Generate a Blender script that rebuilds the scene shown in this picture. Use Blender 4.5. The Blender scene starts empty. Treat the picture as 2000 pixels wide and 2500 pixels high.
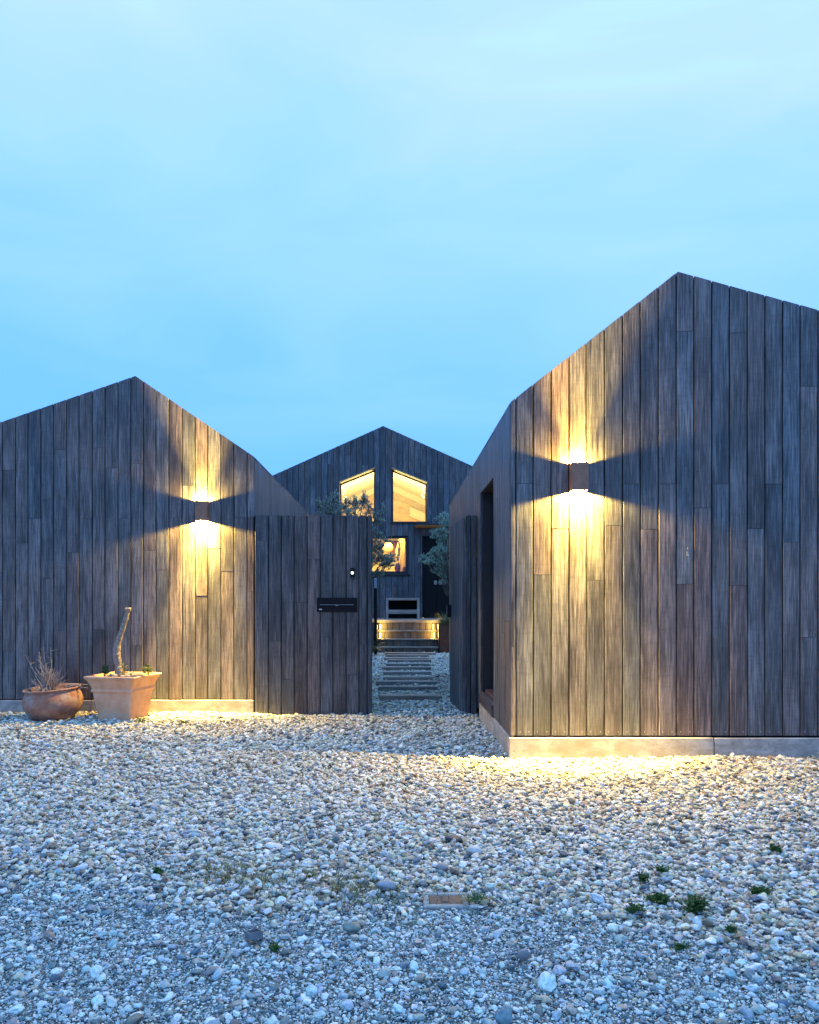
import bpy, math, random
import numpy as np
from mathutils import Vector, Matrix, noise as mnoise

random.seed(7)
rng = np.random.default_rng(11)
S = bpy.context.scene
C = S.collection

# ------------------------------------------------------------------ camera
F, CX, CY, CH = 1850.0, 960.0, 1465.0, 1.3      # focal length and horizon in photo pixels, eye height
cam = bpy.data.cameras.new('camera')
cam.sensor_fit = 'HORIZONTAL'; cam.sensor_width = 36.0
cam.lens = F / 2000.0 * 36.0
cam.shift_x = (1000.0 - CX) / 2000.0
cam.shift_y = (CY - 1250.0) / 2000.0
cam.clip_start = 0.05; cam.clip_end = 2000.0
cam_o = bpy.data.objects.new('camera', cam); C.objects.link(cam_o)
cam_o.location = (0, 0, CH); cam_o.rotation_euler = (math.radians(90), 0, 0)
S.camera = cam_o

# ------------------------------------------------------------------ sky and light
SUN_EL, SUN_AZ = 3.0, 35.0
W = bpy.data.worlds.new('World'); S.world = W; W.use_nodes = True
nt = W.node_tree; nt.nodes.clear()
def N(t, typ, **kw):
    n = t.nodes.new(typ)
    for k, v in kw.items(): setattr(n, k, v)
    return n
def L(t, a, b): t.links.new(a, b)
out = N(nt, 'ShaderNodeOutputWorld')
sky = N(nt, 'ShaderNodeTexSky'); sky.sky_type = 'NISHITA'; sky.sun_disc = False
sky.sun_elevation = math.radians(SUN_EL); sky.sun_rotation = math.radians(SUN_AZ)
bg1 = N(nt, 'ShaderNodeBackground'); bg1.inputs['Strength'].default_value = 0.05
L(nt, sky.outputs[0], bg1.inputs['Color'])
tc = N(nt, 'ShaderNodeTexCoord')
sep = N(nt, 'ShaderNodeSeparateXYZ'); L(nt, tc.outputs['Generated'], sep.inputs[0])
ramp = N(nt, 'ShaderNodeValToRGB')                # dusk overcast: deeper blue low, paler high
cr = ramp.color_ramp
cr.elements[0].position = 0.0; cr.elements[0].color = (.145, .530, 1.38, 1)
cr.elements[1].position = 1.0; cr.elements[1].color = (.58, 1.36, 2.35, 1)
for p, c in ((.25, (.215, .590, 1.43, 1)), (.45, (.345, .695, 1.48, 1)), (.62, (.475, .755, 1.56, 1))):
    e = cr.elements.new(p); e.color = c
mpn = N(nt, 'ShaderNodeMapping'); mpn.inputs['Scale'].default_value = (1.3, 1.3, 4.2)
L(nt, tc.outputs['Generated'], mpn.inputs[0])
cn = N(nt, 'ShaderNodeTexNoise'); cn.inputs['Scale'].default_value = 1.7; cn.inputs['Detail'].default_value = 5
cn.inputs['Roughness'].default_value = .5; cn.inputs['Distortion'].default_value = .6
L(nt, mpn.outputs[0], cn.inputs['Vector'])
sh = N(nt, 'ShaderNodeMath', operation='MULTIPLY_ADD'); sh.inputs[1].default_value = .42; sh.inputs[2].default_value = -.21
L(nt, cn.outputs['Fac'], sh.inputs[0])
xs = N(nt, 'ShaderNodeMath', operation='MULTIPLY_ADD'); xs.inputs[1].default_value = .10
L(nt, sep.outputs['X'], xs.inputs[0]); L(nt, sh.outputs[0], xs.inputs[2])
ad = N(nt, 'ShaderNodeMath', operation='ADD'); L(nt, sep.outputs['Z'], ad.inputs[0]); L(nt, xs.outputs[0], ad.inputs[1])
L(nt, ad.outputs[0], ramp.inputs[0])
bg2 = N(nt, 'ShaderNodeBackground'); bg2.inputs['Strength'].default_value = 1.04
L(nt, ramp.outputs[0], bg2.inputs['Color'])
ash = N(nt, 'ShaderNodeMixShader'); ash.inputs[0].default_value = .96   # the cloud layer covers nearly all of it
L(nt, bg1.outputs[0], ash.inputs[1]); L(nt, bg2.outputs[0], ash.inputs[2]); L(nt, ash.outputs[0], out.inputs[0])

sun = bpy.data.lights.new('sun', 'SUN'); sun.energy = 0.06; sun.angle = math.radians(40); sun.color = (1, .93, .85)
sun_o = bpy.data.objects.new('sun', sun); C.objects.link(sun_o)
_d = Vector((math.sin(math.radians(SUN_AZ)) * math.cos(math.radians(SUN_EL)), math.cos(math.radians(SUN_AZ)) * math.cos(math.radians(SUN_EL)), math.sin(math.radians(SUN_EL))))
sun_o.rotation_euler = _d.to_track_quat('Z', 'Y').to_euler(); sun_o.location = (0, 0, 30)

S.view_settings.view_transform = 'Standard'; S.view_settings.look = 'None'
S.view_settings.exposure = 0.16; S.view_settings.gamma = 1.0; S.view_settings.use_curve_mapping = False
S.render.engine = 'CYCLES'
S.cycles.max_bounces = 6; S.cycles.diffuse_bounces = 3; S.cycles.glossy_bounces = 2; S.cycles.transparent_max_bounces = 8
S.cycles.caustics_reflective = False; S.cycles.caustics_refractive = False
S.cycles.use_denoising = True
S.cycles.sample_clamp_indirect = 4.0

# ------------------------------------------------------------------ materials
def new_mat(name):
    m = bpy.data.materials.new(name); m.use_nodes = True
    t = m.node_tree; b = t.nodes['Principled BSDF']
    return m, t, b
def ramp_node(t, stops):
    r = N(t, 'ShaderNodeValToRGB'); e = r.color_ramp.elements
    e[0].position, e[0].color = stops[0][0], (*stops[0][1], 1)
    e[1].position, e[1].color = stops[-1][0], (*stops[-1][1], 1)
    for p, c in stops[1:-1]:
        x = e.new(p); x.color = (*c, 1)
    return r
def mix_rgb(t, mode, a, b, fac):
    m = N(t, 'ShaderNodeMix', data_type='RGBA', blend_type=mode)
    for i, v in ((0, fac), (6, a), (7, b)):
        if hasattr(v, 'is_linked'): L(t, v, m.inputs[i])
        elif i == 0: m.inputs[0].default_value = v
        else: m.inputs[i].default_value = (*v, 1)
    return m.outputs[2]
def noise(t, vec, scale, detail=4, rough=.55, dist=0.0):
    n = N(t, 'ShaderNodeTexNoise'); n.inputs['Scale'].default_value = scale
    n.inputs['Detail'].default_value = detail; n.inputs['Roughness'].default_value = rough; n.inputs['Distortion'].default_value = dist
    L(t, vec, n.inputs['Vector']); return n.outputs['Fac']
def mapping(t, vec, sc):
    m = N(t, 'ShaderNodeMapping'); m.inputs['Scale'].default_value = sc; L(t, vec, m.inputs[0]); return m.outputs[0]
def bump(t, b, h, strength, dist):
    n = N(t, 'ShaderNodeBump'); n.inputs['Strength'].default_value = strength; n.inputs['Distance'].default_value = dist
    L(t, h, n.inputs['Height']); L(t, n.outputs[0], b.inputs['Normal'])
def obj_vec(t, spread=True):
    tc = N(t, 'ShaderNodeTexCoord'); oi = N(t, 'ShaderNodeObjectInfo')
    if not spread: return tc.outputs['Object'], oi
    mu = N(t, 'ShaderNodeMath', operation='MULTIPLY'); mu.inputs[1].default_value = 173.0; L(t, oi.outputs['Random'], mu.inputs[0])
    va = N(t, 'ShaderNodeVectorMath', operation='ADD'); L(t, tc.outputs['Object'], va.inputs[0]); L(t, mu.outputs[0], va.inputs[1])
    return va.outputs[0], oi

def wood_mat(name, dark, mid, light, var=.45, grain=(1, 1, .022), rough=.5, spec=.5):
    m, t, b = new_mat(name)
    v, oi = obj_vec(t)
    fine = noise(t, mapping(t, v, grain), 210, 3, .7)
    streak = noise(t, mapping(t, v, tuple(g if g > .5 else g * 1.4 for g in grain)), 85, 5, .7, .15)
    patch = noise(t, mapping(t, v, tuple(1.0 if g > .5 else .22 for g in grain)), 7, 4, .6)
    cross = noise(t, mapping(t, v, tuple(.35 if g > .5 else 2.2 for g in grain)), 16, 5, .7)
    a = N(t, 'ShaderNodeMath', operation='MULTIPLY_ADD'); a.inputs[1].default_value = .8; L(t, streak, a.inputs[0])
    ph = N(t, 'ShaderNodeMath', operation='MULTIPLY'); ph.inputs[1].default_value = .55; L(t, patch, ph.inputs[0]); L(t, ph.outputs[0], a.inputs[2])
    a2 = N(t, 'ShaderNodeMath', operation='MULTIPLY_ADD'); a2.inputs[1].default_value = .75; L(t, fine, a2.inputs[0]); L(t, a.outputs[0], a2.inputs[2])
    r = ramp_node(t, [(.78, dark), (1.12 - .0, mid), (1.45, light)])
    # rescale into 0..1 for the ramp
    mr = N(t, 'ShaderNodeMapRange'); mr.inputs[1].default_value = .86; mr.inputs[2].default_value = 1.23; L(t, a2.outputs[0], mr.inputs[0])
    r = ramp_node(t, [(.0, dark), (.5, mid), (1.0, light)]); L(t, mr.outputs[0], r.inputs[0])
    val = N(t, 'ShaderNodeMath', operation='MULTIPLY_ADD'); val.inputs[1].default_value = var; val.inputs[2].default_value = 1 - var / 2
    L(t, oi.outputs['Random'], val.inputs[0])
    cm = N(t, 'ShaderNodeMapRange'); cm.inputs[1].default_value = .32; cm.inputs[2].default_value = .5; cm.inputs[3].default_value = .78; cm.inputs[4].default_value = 1
    L(t, cross, cm.inputs[0])
    vv = N(t, 'ShaderNodeMath', operation='MULTIPLY'); L(t, val.outputs[0], vv.inputs[0]); L(t, cm.outputs[0], vv.inputs[1])
    sc = N(t, 'ShaderNodeVectorMath', operation='SCALE'); L(t, r.outputs[0], sc.inputs[0]); L(t, vv.outputs[0], sc.inputs['Scale'])
    hu = N(t, 'ShaderNodeMath', operation='MULTIPLY'); hu.inputs[1].default_value = 17.31; L(t, oi.outputs['Random'], hu.inputs[0])
    hf = N(t, 'ShaderNodeMath', operation='FRACT'); L(t, hu.outputs[0], hf.inputs[0])
    hr = ramp_node(t, [(0, (.86, .98, 1.06)), (.55, (1, 1, 1)), (1, (1.25, .97, .85))]); L(t, hf.outputs[0], hr.inputs[0])
    L(t, mix_rgb(t, 'MULTIPLY', sc.outputs[0], hr.outputs[0], 1.0), b.inputs['Base Color'])
    rr = N(t, 'ShaderNodeMath', operation='MULTIPLY_ADD'); rr.inputs[1].default_value = .3; rr.inputs[2].default_value = rough - .15
    L(t, streak, rr.inputs[0]); L(t, rr.outputs[0], b.inputs['Roughness'])
    b.inputs['Specular IOR Level'].default_value = spec
    bump(t, b, a2.outputs[0], .5, .003)
    return m

def plain_mat(name, col, rough=.6, metal=0., spec=.5, nscale=18, var=.25, bmp=.15, bdist=.003):
    m, t, b = new_mat(name)
    v, oi = obj_vec(t)
    n = noise(t, v, nscale, 6, .65)
    lo = tuple(c * (1 - var) for c in col); hi = tuple(min(1, c * (1 + var)) for c in col)
    r = ramp_node(t, [(.3, lo), (.7, hi)]); L(t, n, r.inputs[0]); L(t, r.outputs[0], b.inputs['Base Color'])
    b.inputs['Roughness'].default_value = rough; b.inputs['Metallic'].default_value = metal; b.inputs['Specular IOR Level'].default_value = spec
    if bmp: bump(t, b, n, bmp, bdist)
    return m
def emit_mat(name, col, strength):
    m, t, b = new_mat(name)
    b.inputs['Base Color'].default_value = (*col, 1)
    b.inputs['Emission Color'].default_value = (*col, 1); b.inputs['Emission Strength'].default_value = strength
    return m

M = {}
M['wood'] = wood_mat('weathered_dark_cladding', (.019, .018, .019), (.080, .076, .079), (.205, .198, .207), spec=.6)
M['wood_fence'] = wood_mat('darker_cladding', (.015, .014, .0145), (.058, .054, .056), (.15, .143, .15), spec=.5)
M['wood_far'] = wood_mat('dark_cladding', (.017, .017, .019), (.062, .063, .070), (.15, .152, .165), var=.7, spec=.6)
M['roof'] = plain_mat('roof_board', (.05, .042, .042), .7)
M['backing'] = plain_mat('black_membrane', (.008, .008, .009), .95, spec=.1, bmp=0)
M['frame'] = plain_mat('dark_painted_frame', (.022, .017, .018), .45, bmp=.05)
M['sill'] = wood_mat('oxblood_timber', (.035, .022, .023), (.06, .036, .038), (.10, .062, .062), grain=(1, .05, 1), rough=.45)
M['concrete'] = plain_mat('cast_concrete', (.36, .355, .345), .85, nscale=7, var=.24, bmp=.25, bdist=.004)
t = M['concrete'].node_tree; b = t.nodes['Principled BSDF']; v, oi = obj_vec(t)
base = b.inputs['Base Color'].links[0].from_socket
st1 = ramp_node(t, [(.44, (.62, .58, .52)), (.56, (1, 1, 1))]); L(t, noise(t, mapping(t, v, (1, 1, 2.2)), 5.5, 6, .72), st1.inputs[0])
st2 = ramp_node(t, [(.30, (.45, .42, .38)), (.36, (1, 1, 1))]); L(t, noise(t, v, 42, 3, .6), st2.inputs[0])
L(t, mix_rgb(t, 'MULTIPLY', mix_rgb(t, 'MULTIPLY', base, st1.outputs[0], .7), st2.outputs[0], .8), b.inputs['Base Color'])
M['old_concrete'] = plain_mat('old_grey_concrete', (.25, .27, .27), .9, nscale=45, var=.4, bmp=.5, bdist=.004)
M['black'] = plain_mat('black_powder_coat', (.007, .007, .008), .55, spec=.15, bmp=0)
M['bronze'] = plain_mat('brown_lamp_metal', (.24, .12, .075), .5, bmp=0)  # brown lightened and warmed to hold the lamp's glow on its housing
M['tread'] = wood_mat('silvered_decking', (.13, .11, .095), (.22, .19, .165), (.36, .32, .28), grain=(.03, 1, 1), rough=.6)
M['riser'] = wood_mat('riser_board', (.05, .04, .032), (.11, .088, .07), (.20, .165, .13), rough=.6)
M['sleeper'] = wood_mat('sleeper_timber', (.09, .085, .08), (.19, .18, .17), (.33, .31, .29), grain=(.03, 1, 1), rough=.75)
M['grey_wood'] = wood_mat('silver_grey_timber', (.17, .15, .14), (.28, .255, .235), (.42, .39, .37), grain=(.04, 1, 1), rough=.7)
M['warm_wood'] = wood_mat('pale_interior_timber', (.42, .27, .14), (.56, .39, .22), (.66, .49, .30), var=.3, grain=(.03, 1, 1), rough=.5)
M['reveal'] = wood_mat('honey_reveal', (.40, .24, .10), (.52, .33, .15), (.62, .42, .20), var=.2, grain=(.03, 1, 1), rough=.5)
M['soffit'] = plain_mat('glow_orange_soffit', (.60, .22, .035), .6, bmp=.05)  # warm light under the canopy is put into this orange colour
M['plaster'] = plain_mat('cream_plaster', (.72, .66, .52), .85, var=.06, bmp=.05)
M['corten'] = plain_mat('rusty_steel', (.13, .045, .022), .8, nscale=10, var=.5, bmp=.2)
M['bark'] = plain_mat('bark', (.11, .09, .07), .9, nscale=40, var=.6, bmp=.8, bdist=.01)
M['stump'] = plain_mat('pale_scaly_bark', (.30, .25, .20), .9, nscale=55, var=.75, bmp=1., bdist=.02)
M['twig'] = plain_mat('dry_twig', (.34, .27, .22), .85, nscale=30, var=.4)
M['soil'] = plain_mat('dry_soil', (.10, .065, .04), .95, nscale=60, var=.6, bmp=1., bdist=.02)
M['cover'] = plain_mat('red_brown_iron', (.045, .043, .052), .6, nscale=50, var=.3, bmp=.3)
M['slate'] = plain_mat('dark_slate', (.13, .145, .16), .6, nscale=25, var=.4)
M['fabric'] = plain_mat('curtain_linen', (.55, .40, .20), .9, var=.15)
M['vase'] = plain_mat('red_glaze', (.32, .045, .025), .3, nscale=35, var=.7, bmp=.1)
M['cup'] = plain_mat('orange_glaze', (.30, .09, .03), .35)
M['print'] = plain_mat('ochre_print', (.35, .16, .03), .7, nscale=6, var=.4)
M['plume'] = plain_mat('pampas_plume', (.75, .66, .48), .9)
M['plate'] = plain_mat('stone_plate', (.26, .23, .19), .7, nscale=40, var=.5)
M['pale'] = plain_mat('pale_plastic', (.42, .44, .46), .5, bmp=0)
M['metal'] = plain_mat('brushed_metal', (.45, .47, .5), .35, metal=.9, bmp=0)
M['ring'] = emit_mat('lit_ring', (.95, 1, .72), 2.2)
M['bulb'] = emit_mat('warm_bulb', (1, .74, .35), 14)
M['led'] = emit_mat('warm_led', (1, .74, .25), 9)
M['globe'] = emit_mat('pendant_glow', (1, .55, .2), .12)

def terracotta(name, mottled):
    m, t, b = new_mat(name); v, oi = obj_vec(t)
    n = noise(t, v, 9, 6, .65); n2 = noise(t, v, 4.5, 6, .7); n3 = noise(t, v, 60, 3, .6)
    r = ramp_node(t, [(.3, (.56, .29, .165)), (.7, (.72, .45, .29))] if not mottled else [(.3, (.27, .125, .085)), (.7, (.44, .235, .165))])
    L(t, n, r.inputs[0]); col = r.outputs[0]
    mr = N(t, 'ShaderNodeMapRange'); mr.inputs[1].default_value = .5 if mottled else .56; mr.inputs[2].default_value = .62; L(t, n2, mr.inputs[0])
    mu = N(t, 'ShaderNodeMath', operation='MULTIPLY'); mu.inputs[1].default_value = .75 if mottled else .45; L(t, mr.outputs[0], mu.inputs[0])
    col = mix_rgb(t, 'MIX', col, (.36, .33, .30) if mottled else (.56, .42, .34), mu.outputs[0])
    if mottled:
        n4 = noise(t, v, 22, 5, .7); mr2 = N(t, 'ShaderNodeMapRange'); mr2.inputs[1].default_value = .58; mr2.inputs[2].default_value = .68; L(t, n4, mr2.inputs[0])
        col = mix_rgb(t, 'MIX', col, (.075, .06, .05), mr2.outputs[0])
    L(t, col, b.inputs['Base Color']); b.inputs['Roughness'].default_value = .85; b.inputs['Specular IOR Level'].default_value = .25
    bump(t, b, n3, .25, .004)
    return m
M['terracotta'] = terracotta('terracotta', False)
M['old_terracotta'] = terracotta('mottled_old_terracotta', True)

def leaf_mat(name, a, bcol, trans=.25):
    m, t, b = new_mat(name)
    g = N(t, 'ShaderNodeNewGeometry')
    r = ramp_node(t, [(0, a), (1, bcol)]); L(t, g.outputs['Random Per Island'], r.inputs[0]); L(t, r.outputs[0], b.inputs['Base Color'])
    b.inputs['Roughness'].default_value = .55
    tr = N(t, 'ShaderNodeBsdfTranslucent'); L(t, r.outputs[0], tr.inputs[0])
    mx = N(t, 'ShaderNodeMixShader'); mx.inputs[0].default_value = trans
    L(t, b.outputs[0], mx.inputs[1]); L(t, tr.outputs[0], mx.inputs[2]); L(t, mx.outputs[0], t.nodes['Material Output'].inputs[0])
    return m
M['olive'] = leaf_mat('olive_leaf', (.11, .15, .115), (.42, .48, .40))
M['feather'] = leaf_mat('blue_green_leaf', (.14, .24, .18), (.46, .60, .48))
M['weed'] = leaf_mat('weed_leaf', (.02, .06, .012), (.06, .16, .035))
M['sedge'] = leaf_mat('planter_grass', (.05, .075, .03), (.17, .19, .08))
M['strap'] = leaf_mat('strap_leaf', (.03, .05, .025), (.15, .17, .07))
M['sprig'] = leaf_mat('yellow_green_leaf', (.12, .17, .03), (.30, .30, .08))

m, t, b = new_mat('window_glass'); M['glass'] = m
tr = N(t, 'ShaderNodeBsdfTransparent'); tr.inputs[0].default_value = (.95, .96, .95, 1)
gl = N(t, 'ShaderNodeBsdfGlossy'); gl.inputs['Roughness'].default_value = .02
fr = N(t, 'ShaderNodeFresnel'); fr.inputs[0].default_value = 1.45
mx = N(t, 'ShaderNodeMixShader'); L(t, fr.outputs[0], mx.inputs[0]); L(t, tr.outputs[0], mx.inputs[1]); L(t, gl.outputs[0], mx.inputs[2])
L(t, mx.outputs[0], t.nodes['Material Output'].inputs[0])

# grit ground
m, t, b = new_mat('grit'); M['grit'] = m
v = N(t, 'ShaderNodeTexCoord').outputs['Object']
vo = N(t, 'ShaderNodeTexVoronoi'); vo.inputs['Scale'].default_value = 130; L(t, v, vo.inputs['Vector'])
vs = N(t, 'ShaderNodeSeparateColor'); L(t, vo.outputs['Color'], vs.inputs[0])
r = ramp_node(t, [(0, (.10, .125, .13)), (.35, (.25, .31, .32)), (.7, (.36, .44, .445)), (1, (.58, .66, .66))]); L(t, vs.outputs[0], r.inputs[0])
big = noise(t, v, 2.2, 5, .6); rb = ramp_node(t, [(.35, (.62, .6, .58)), (.65, (1, 1, 1))]); L(t, big, rb.inputs[0])
L(t, mix_rgb(t, 'MULTIPLY', r.outputs[0], rb.outputs[0], 1.0), b.inputs['Base Color'])
b.inputs['Roughness'].default_value = .9; b.inputs['Specular IOR Level'].default_value = .2
fn = noise(t, v, 320, 4, .7)
hm = N(t, 'ShaderNodeMath', operation='MULTIPLY_ADD'); hm.inputs[1].default_value = -2.; L(t, vo.outputs['Distance'], hm.inputs[0]); L(t, fn, hm.inputs[2])
bump(t, b, hm.outputs[0], .8, .006)

# pebble: colour carried by each instance
def pebble_mat(name, attr):
    m, t, b = new_mat(name)
    if attr:
        at = N(t, 'ShaderNodeAttribute'); at.attribute_type = 'INSTANCER'; at.attribute_name = 'col'; src = at.outputs['Color']
    else:
        src = None
    v = N(t, 'ShaderNodeTexCoord').outputs['Object']
    oi = N(t, 'ShaderNodeObjectInfo')
    mu = N(t, 'ShaderNodeMath', operation='MULTIPLY'); mu.inputs[1].default_value = 91.; L(t, oi.outputs['Random'], mu.inputs[0])
    va = N(t, 'ShaderNodeVectorMath', operation='ADD'); L(t, v, va.inputs[0]); L(t, mu.outputs[0], va.inputs[1])
    n = noise(t, va.outputs[0], 2.6, 5, .65, .4)
    r = ramp_node(t, [(.3, (.62, .58, .54)), (.6, (1, 1, 1)), (.8, (1.12, 1.1, 1.06))]); L(t, n, r.inputs[0])
    return m, t, b, src, r, n
m, t, b, src, r, n = pebble_mat('pebble', True); M['pebble'] = m
L(t, mix_rgb(t, 'MULTIPLY', src, r.outputs[0], 1.0), b.inputs['Base Color'])
b.inputs['Roughness'].default_value = .62; b.inputs['Specular IOR Level'].default_value = .35
bump(t, b, n, .25, .05)

# ------------------------------------------------------------------ mesh helpers
WL = {}                                                     # world location of every object
def link(o, parent, loc):
    C.objects.link(o)
    base = Vector((0, 0, 0))
    if parent is not None:
        o.parent = parent; base = WL[parent.name]
    o.location = Vector(loc) - base; WL[o.name] = Vector(loc)
    return o
def tag(o, label=None, cat=None, group=None, kind=None):
    if label: o['label'] = label
    if cat: o['category'] = cat
    if group: o['group'] = group
    if kind: o['kind'] = kind
    return o
def empty(name, loc, label, cat, group=None):
    o = bpy.data.objects.new(name, None); o.empty_display_size = .1
    link(o, None, loc); return tag(o, label, cat, group)
class MB:
    """collects shapes in world coordinates; build() links them as one mesh object"""
    def __init__(s): s.v = []; s.f = []
    def add(s, v, f):
        k = len(s.v); s.v += [tuple(p) for p in v]; s.f += [tuple(i + k for i in q) for q in f]; return s
    def box(s, x0, x1, y0, y1, z0, z1, c=0.0):
        if c <= 0:
            v = [(x, y, z) for z in (z0, z1) for y in (y0, y1) for x in (x0, x1)]
            return s.add(v, [(0, 2, 3, 1), (4, 5, 7, 6), (0, 1, 5, 4), (2, 6, 7, 3), (0, 4, 6, 2), (1, 3, 7, 5)])
        v = []; idx = {}
        for k, z in enumerate((z0, z1)):
            for j, y in enumerate((y0, y1)):
                for i, x in enumerate((x0, x1)):
                    dx, dy, dz = (c if i == 0 else -c), (c if j == 0 else -c), (c if k == 0 else -c)
                    for a, p in enumerate(((x, y + dy, z + dz), (x + dx, y, z + dz), (x + dx, y + dy, z))):
                        idx[(i, j, k, a)] = len(v); v.append(p)
        f = []
        for a in range(3):
            for sgn in (0, 1):
                q = []
                for (p, r) in ((0, 0), (1, 0), (1, 1), (0, 1)):
                    key = [0, 0, 0]; o2 = [d for d in range(3) if d != a]
                    key[a] = sgn; key[o2[0]] = p; key[o2[1]] = r
                    q.append(idx[(*key, a)])
                f.append(tuple(q))
        for a in range(3):                                  # edges along axis a
            o2 = [d for d in range(3) if d != a]
            for p in (0, 1):
                for r in (0, 1):
                    k0 = [0, 0, 0]; k0[o2[0]] = p; k0[o2[1]] = r; k1 = list(k0); k1[a] = 1
                    f.append((idx[(*k0, o2[0])], idx[(*k1, o2[0])], idx[(*k1, o2[1])], idx[(*k0, o2[1])]))
        for i in (0, 1):
            for j in (0, 1):
                for k in (0, 1):
                    f.append(tuple(idx[(i, j, k, a)] for a in range(3)))
        return s.add(v, f)
    def prism(s, poly, y0, y1):                             # polygon in x,z swept along y
        n = len(poly)
        v = [(x, y0, z) for x, z in poly] + [(x, y1, z) for x, z in poly]
        f = [tuple(range(n)), tuple(range(2 * n - 1, n - 1, -1))] + [(i, i + n, (i + 1) % n + n, (i + 1) % n) for i in range(n)]
        return s.add(v, f)
    def ring(s, outer, inner, y0, y1):                      # frame between two polygons
        n = len(outer)
        v = [(x, y, z) for y in (y0, y1) for P in (outer, inner) for x, z in P]
        f = []
        for i in range(n):
            j = (i + 1) % n
            f += [(i, j, n + j, n + i), (2 * n + i, 3 * n + i, 3 * n + j, 2 * n + j), (i, 2 * n + i, 2 * n + j, j), (n + i, n + j, 3 * n + j, 3 * n + i)]
        return s.add(v, f)
    def tube(s, pts, rad, n=6):
        pts = [Vector(p) for p in pts]; k0 = len(s.v); v = []; f = []
        if not hasattr(rad, '__len__'): rad = [rad] * len(pts)
        for i, p in enumerate(pts):
            d = (pts[min(i + 1, len(pts) - 1)] - pts[max(i - 1, 0)]).normalized()
            a = d.cross(Vector((.31, .95, .05))); a.normalize(); b = d.cross(a)
            for j in range(n):
                w = 2 * math.pi * j / n
                v.append(p + (a * math.cos(w) + b * math.sin(w)) * rad[i])
        for i in range(len(pts) - 1):
            for j in range(n):
                q = (j + 1) % n
                f.append((i * n + j, i * n + q, (i + 1) * n + q, (i + 1) * n + j))
        f.append(tuple(range(n - 1, -1, -1))); f.append(tuple((len(pts) - 1) * n + j for j in range(n)))
        return s.add(v, f)
    def lathe(s, prof, n=32, center=(0, 0, 0), mat3=None, wob=0.0):
        v = []; f = []
        for i, (r, z) in enumerate(prof):
            for j in range(n):
                w = 2 * math.pi * j / n
                rr = r * (1 + wob * math.sin(3 * w + 1.3) * .6 + wob * math.sin(5 * w + z * 9) * .4)
                p = Vector((rr * math.cos(w), rr * math.sin(w), z))
                if mat3: p = mat3 @ p
                v.append(p + Vector(center))
        for i in range(len(prof) - 1):
            for j in range(n):
                q = (j + 1) % n
                f.append((i * n + j, i * n + q, (i + 1) * n + q, (i + 1) * n + j))
        f.append(tuple(range(n - 1, -1, -1))); f.append(tuple((len(prof) - 1) * n + j for j in range(n)))
        return s.add(v, f)
    def leaf(s, p, d, w, L_, bend=0.):                      # a folded diamond leaf, 2 quads
        d = Vector(d).normalized(); a = d.cross(Vector((random.gauss(0, 1), random.gauss(0, 1), random.gauss(0, 1)))); a.normalize()
        nrm = d.cross(a); p = Vector(p)
        mid = p + d * L_ * .5 + nrm * bend * L_; tip = p + d * L_
        s.add([p, mid + a * w, tip, mid - a * w], [(0, 1, 2, 3)])
        return s
    def blade(s, p, d, up, w, L_, seg=4, droop=.6):
        d = Vector(d); p = Vector(p); side = d.cross(Vector((0, 0, 1)))
        if side.length < 1e-4: side = Vector((1, 0, 0))
        side.normalize(); v = []; f = []
        cur = p.copy(); dr = (d + Vector((0, 0, up))).normalized()
        for i in range(seg + 1):
            ww = w * (1 - (i / seg) ** 1.6) + w * .06
            v += [cur + side * ww, cur - side * ww]
            cur = cur + dr * (L_ / seg); dr = (dr + Vector((0, 0, -droop / seg)) + d * .12).normalized()
        for i in range(seg): f.append((2 * i, 2 * i + 1, 2 * i + 3, 2 * i + 2))
        return s.add(v, f)
    def build(s, name, mat, parent=None, smooth=False, loc=None, kind=None):
        a = np.array(s.v, dtype=float)
        if loc is None:
            lo, hi = a.min(0), a.max(0); loc = ((lo[0] + hi[0]) / 2, (lo[1] + hi[1]) / 2, lo[2])
        me = bpy.data.meshes.new(name)
        me.from_pydata([tuple(p) for p in (a - np.array(loc))], [], s.f); me.update()
        me.materials.append(mat)
        if smooth: me.polygons.foreach_set('use_smooth', [True] * len(me.polygons))
        o = bpy.data.objects.new(name, me); link(o, parent, loc)
        if kind: o['kind'] = kind
        return o
def offset_poly(P, d):                                      # inset a convex polygon by d
    n = len(P); cx = sum(p[0] for p in P) / n; cz = sum(p[1] for p in P) / n; lines = []
    for i in range(n):
        (x0, z0), (x1, z1) = P[i], P[(i + 1) % n]
        nx, nz = z1 - z0, -(x1 - x0); l = math.hypot(nx, nz); nx, nz = nx / l, nz / l
        if (cx - x0) * nx + (cz - z0) * nz < 0: nx, nz = -nx, -nz
        lines.append((nx, nz, nx * x0 + nz * z0 + d))
    res = []
    for i in range(n):
        a1, b1, c1 = lines[i - 1]; a2, b2, c2 = lines[i]; det = a1 * b2 - a2 * b1
        res.append(((c1 * b2 - c2 * b1) / det, (a1 * c2 - a2 * c1) / det))
    return res
def px(x, y, Z): return ((x - CX) * Z / F, CH + (CY - y) * Z / F)   # photo pixel at depth Z -> x, z

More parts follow.
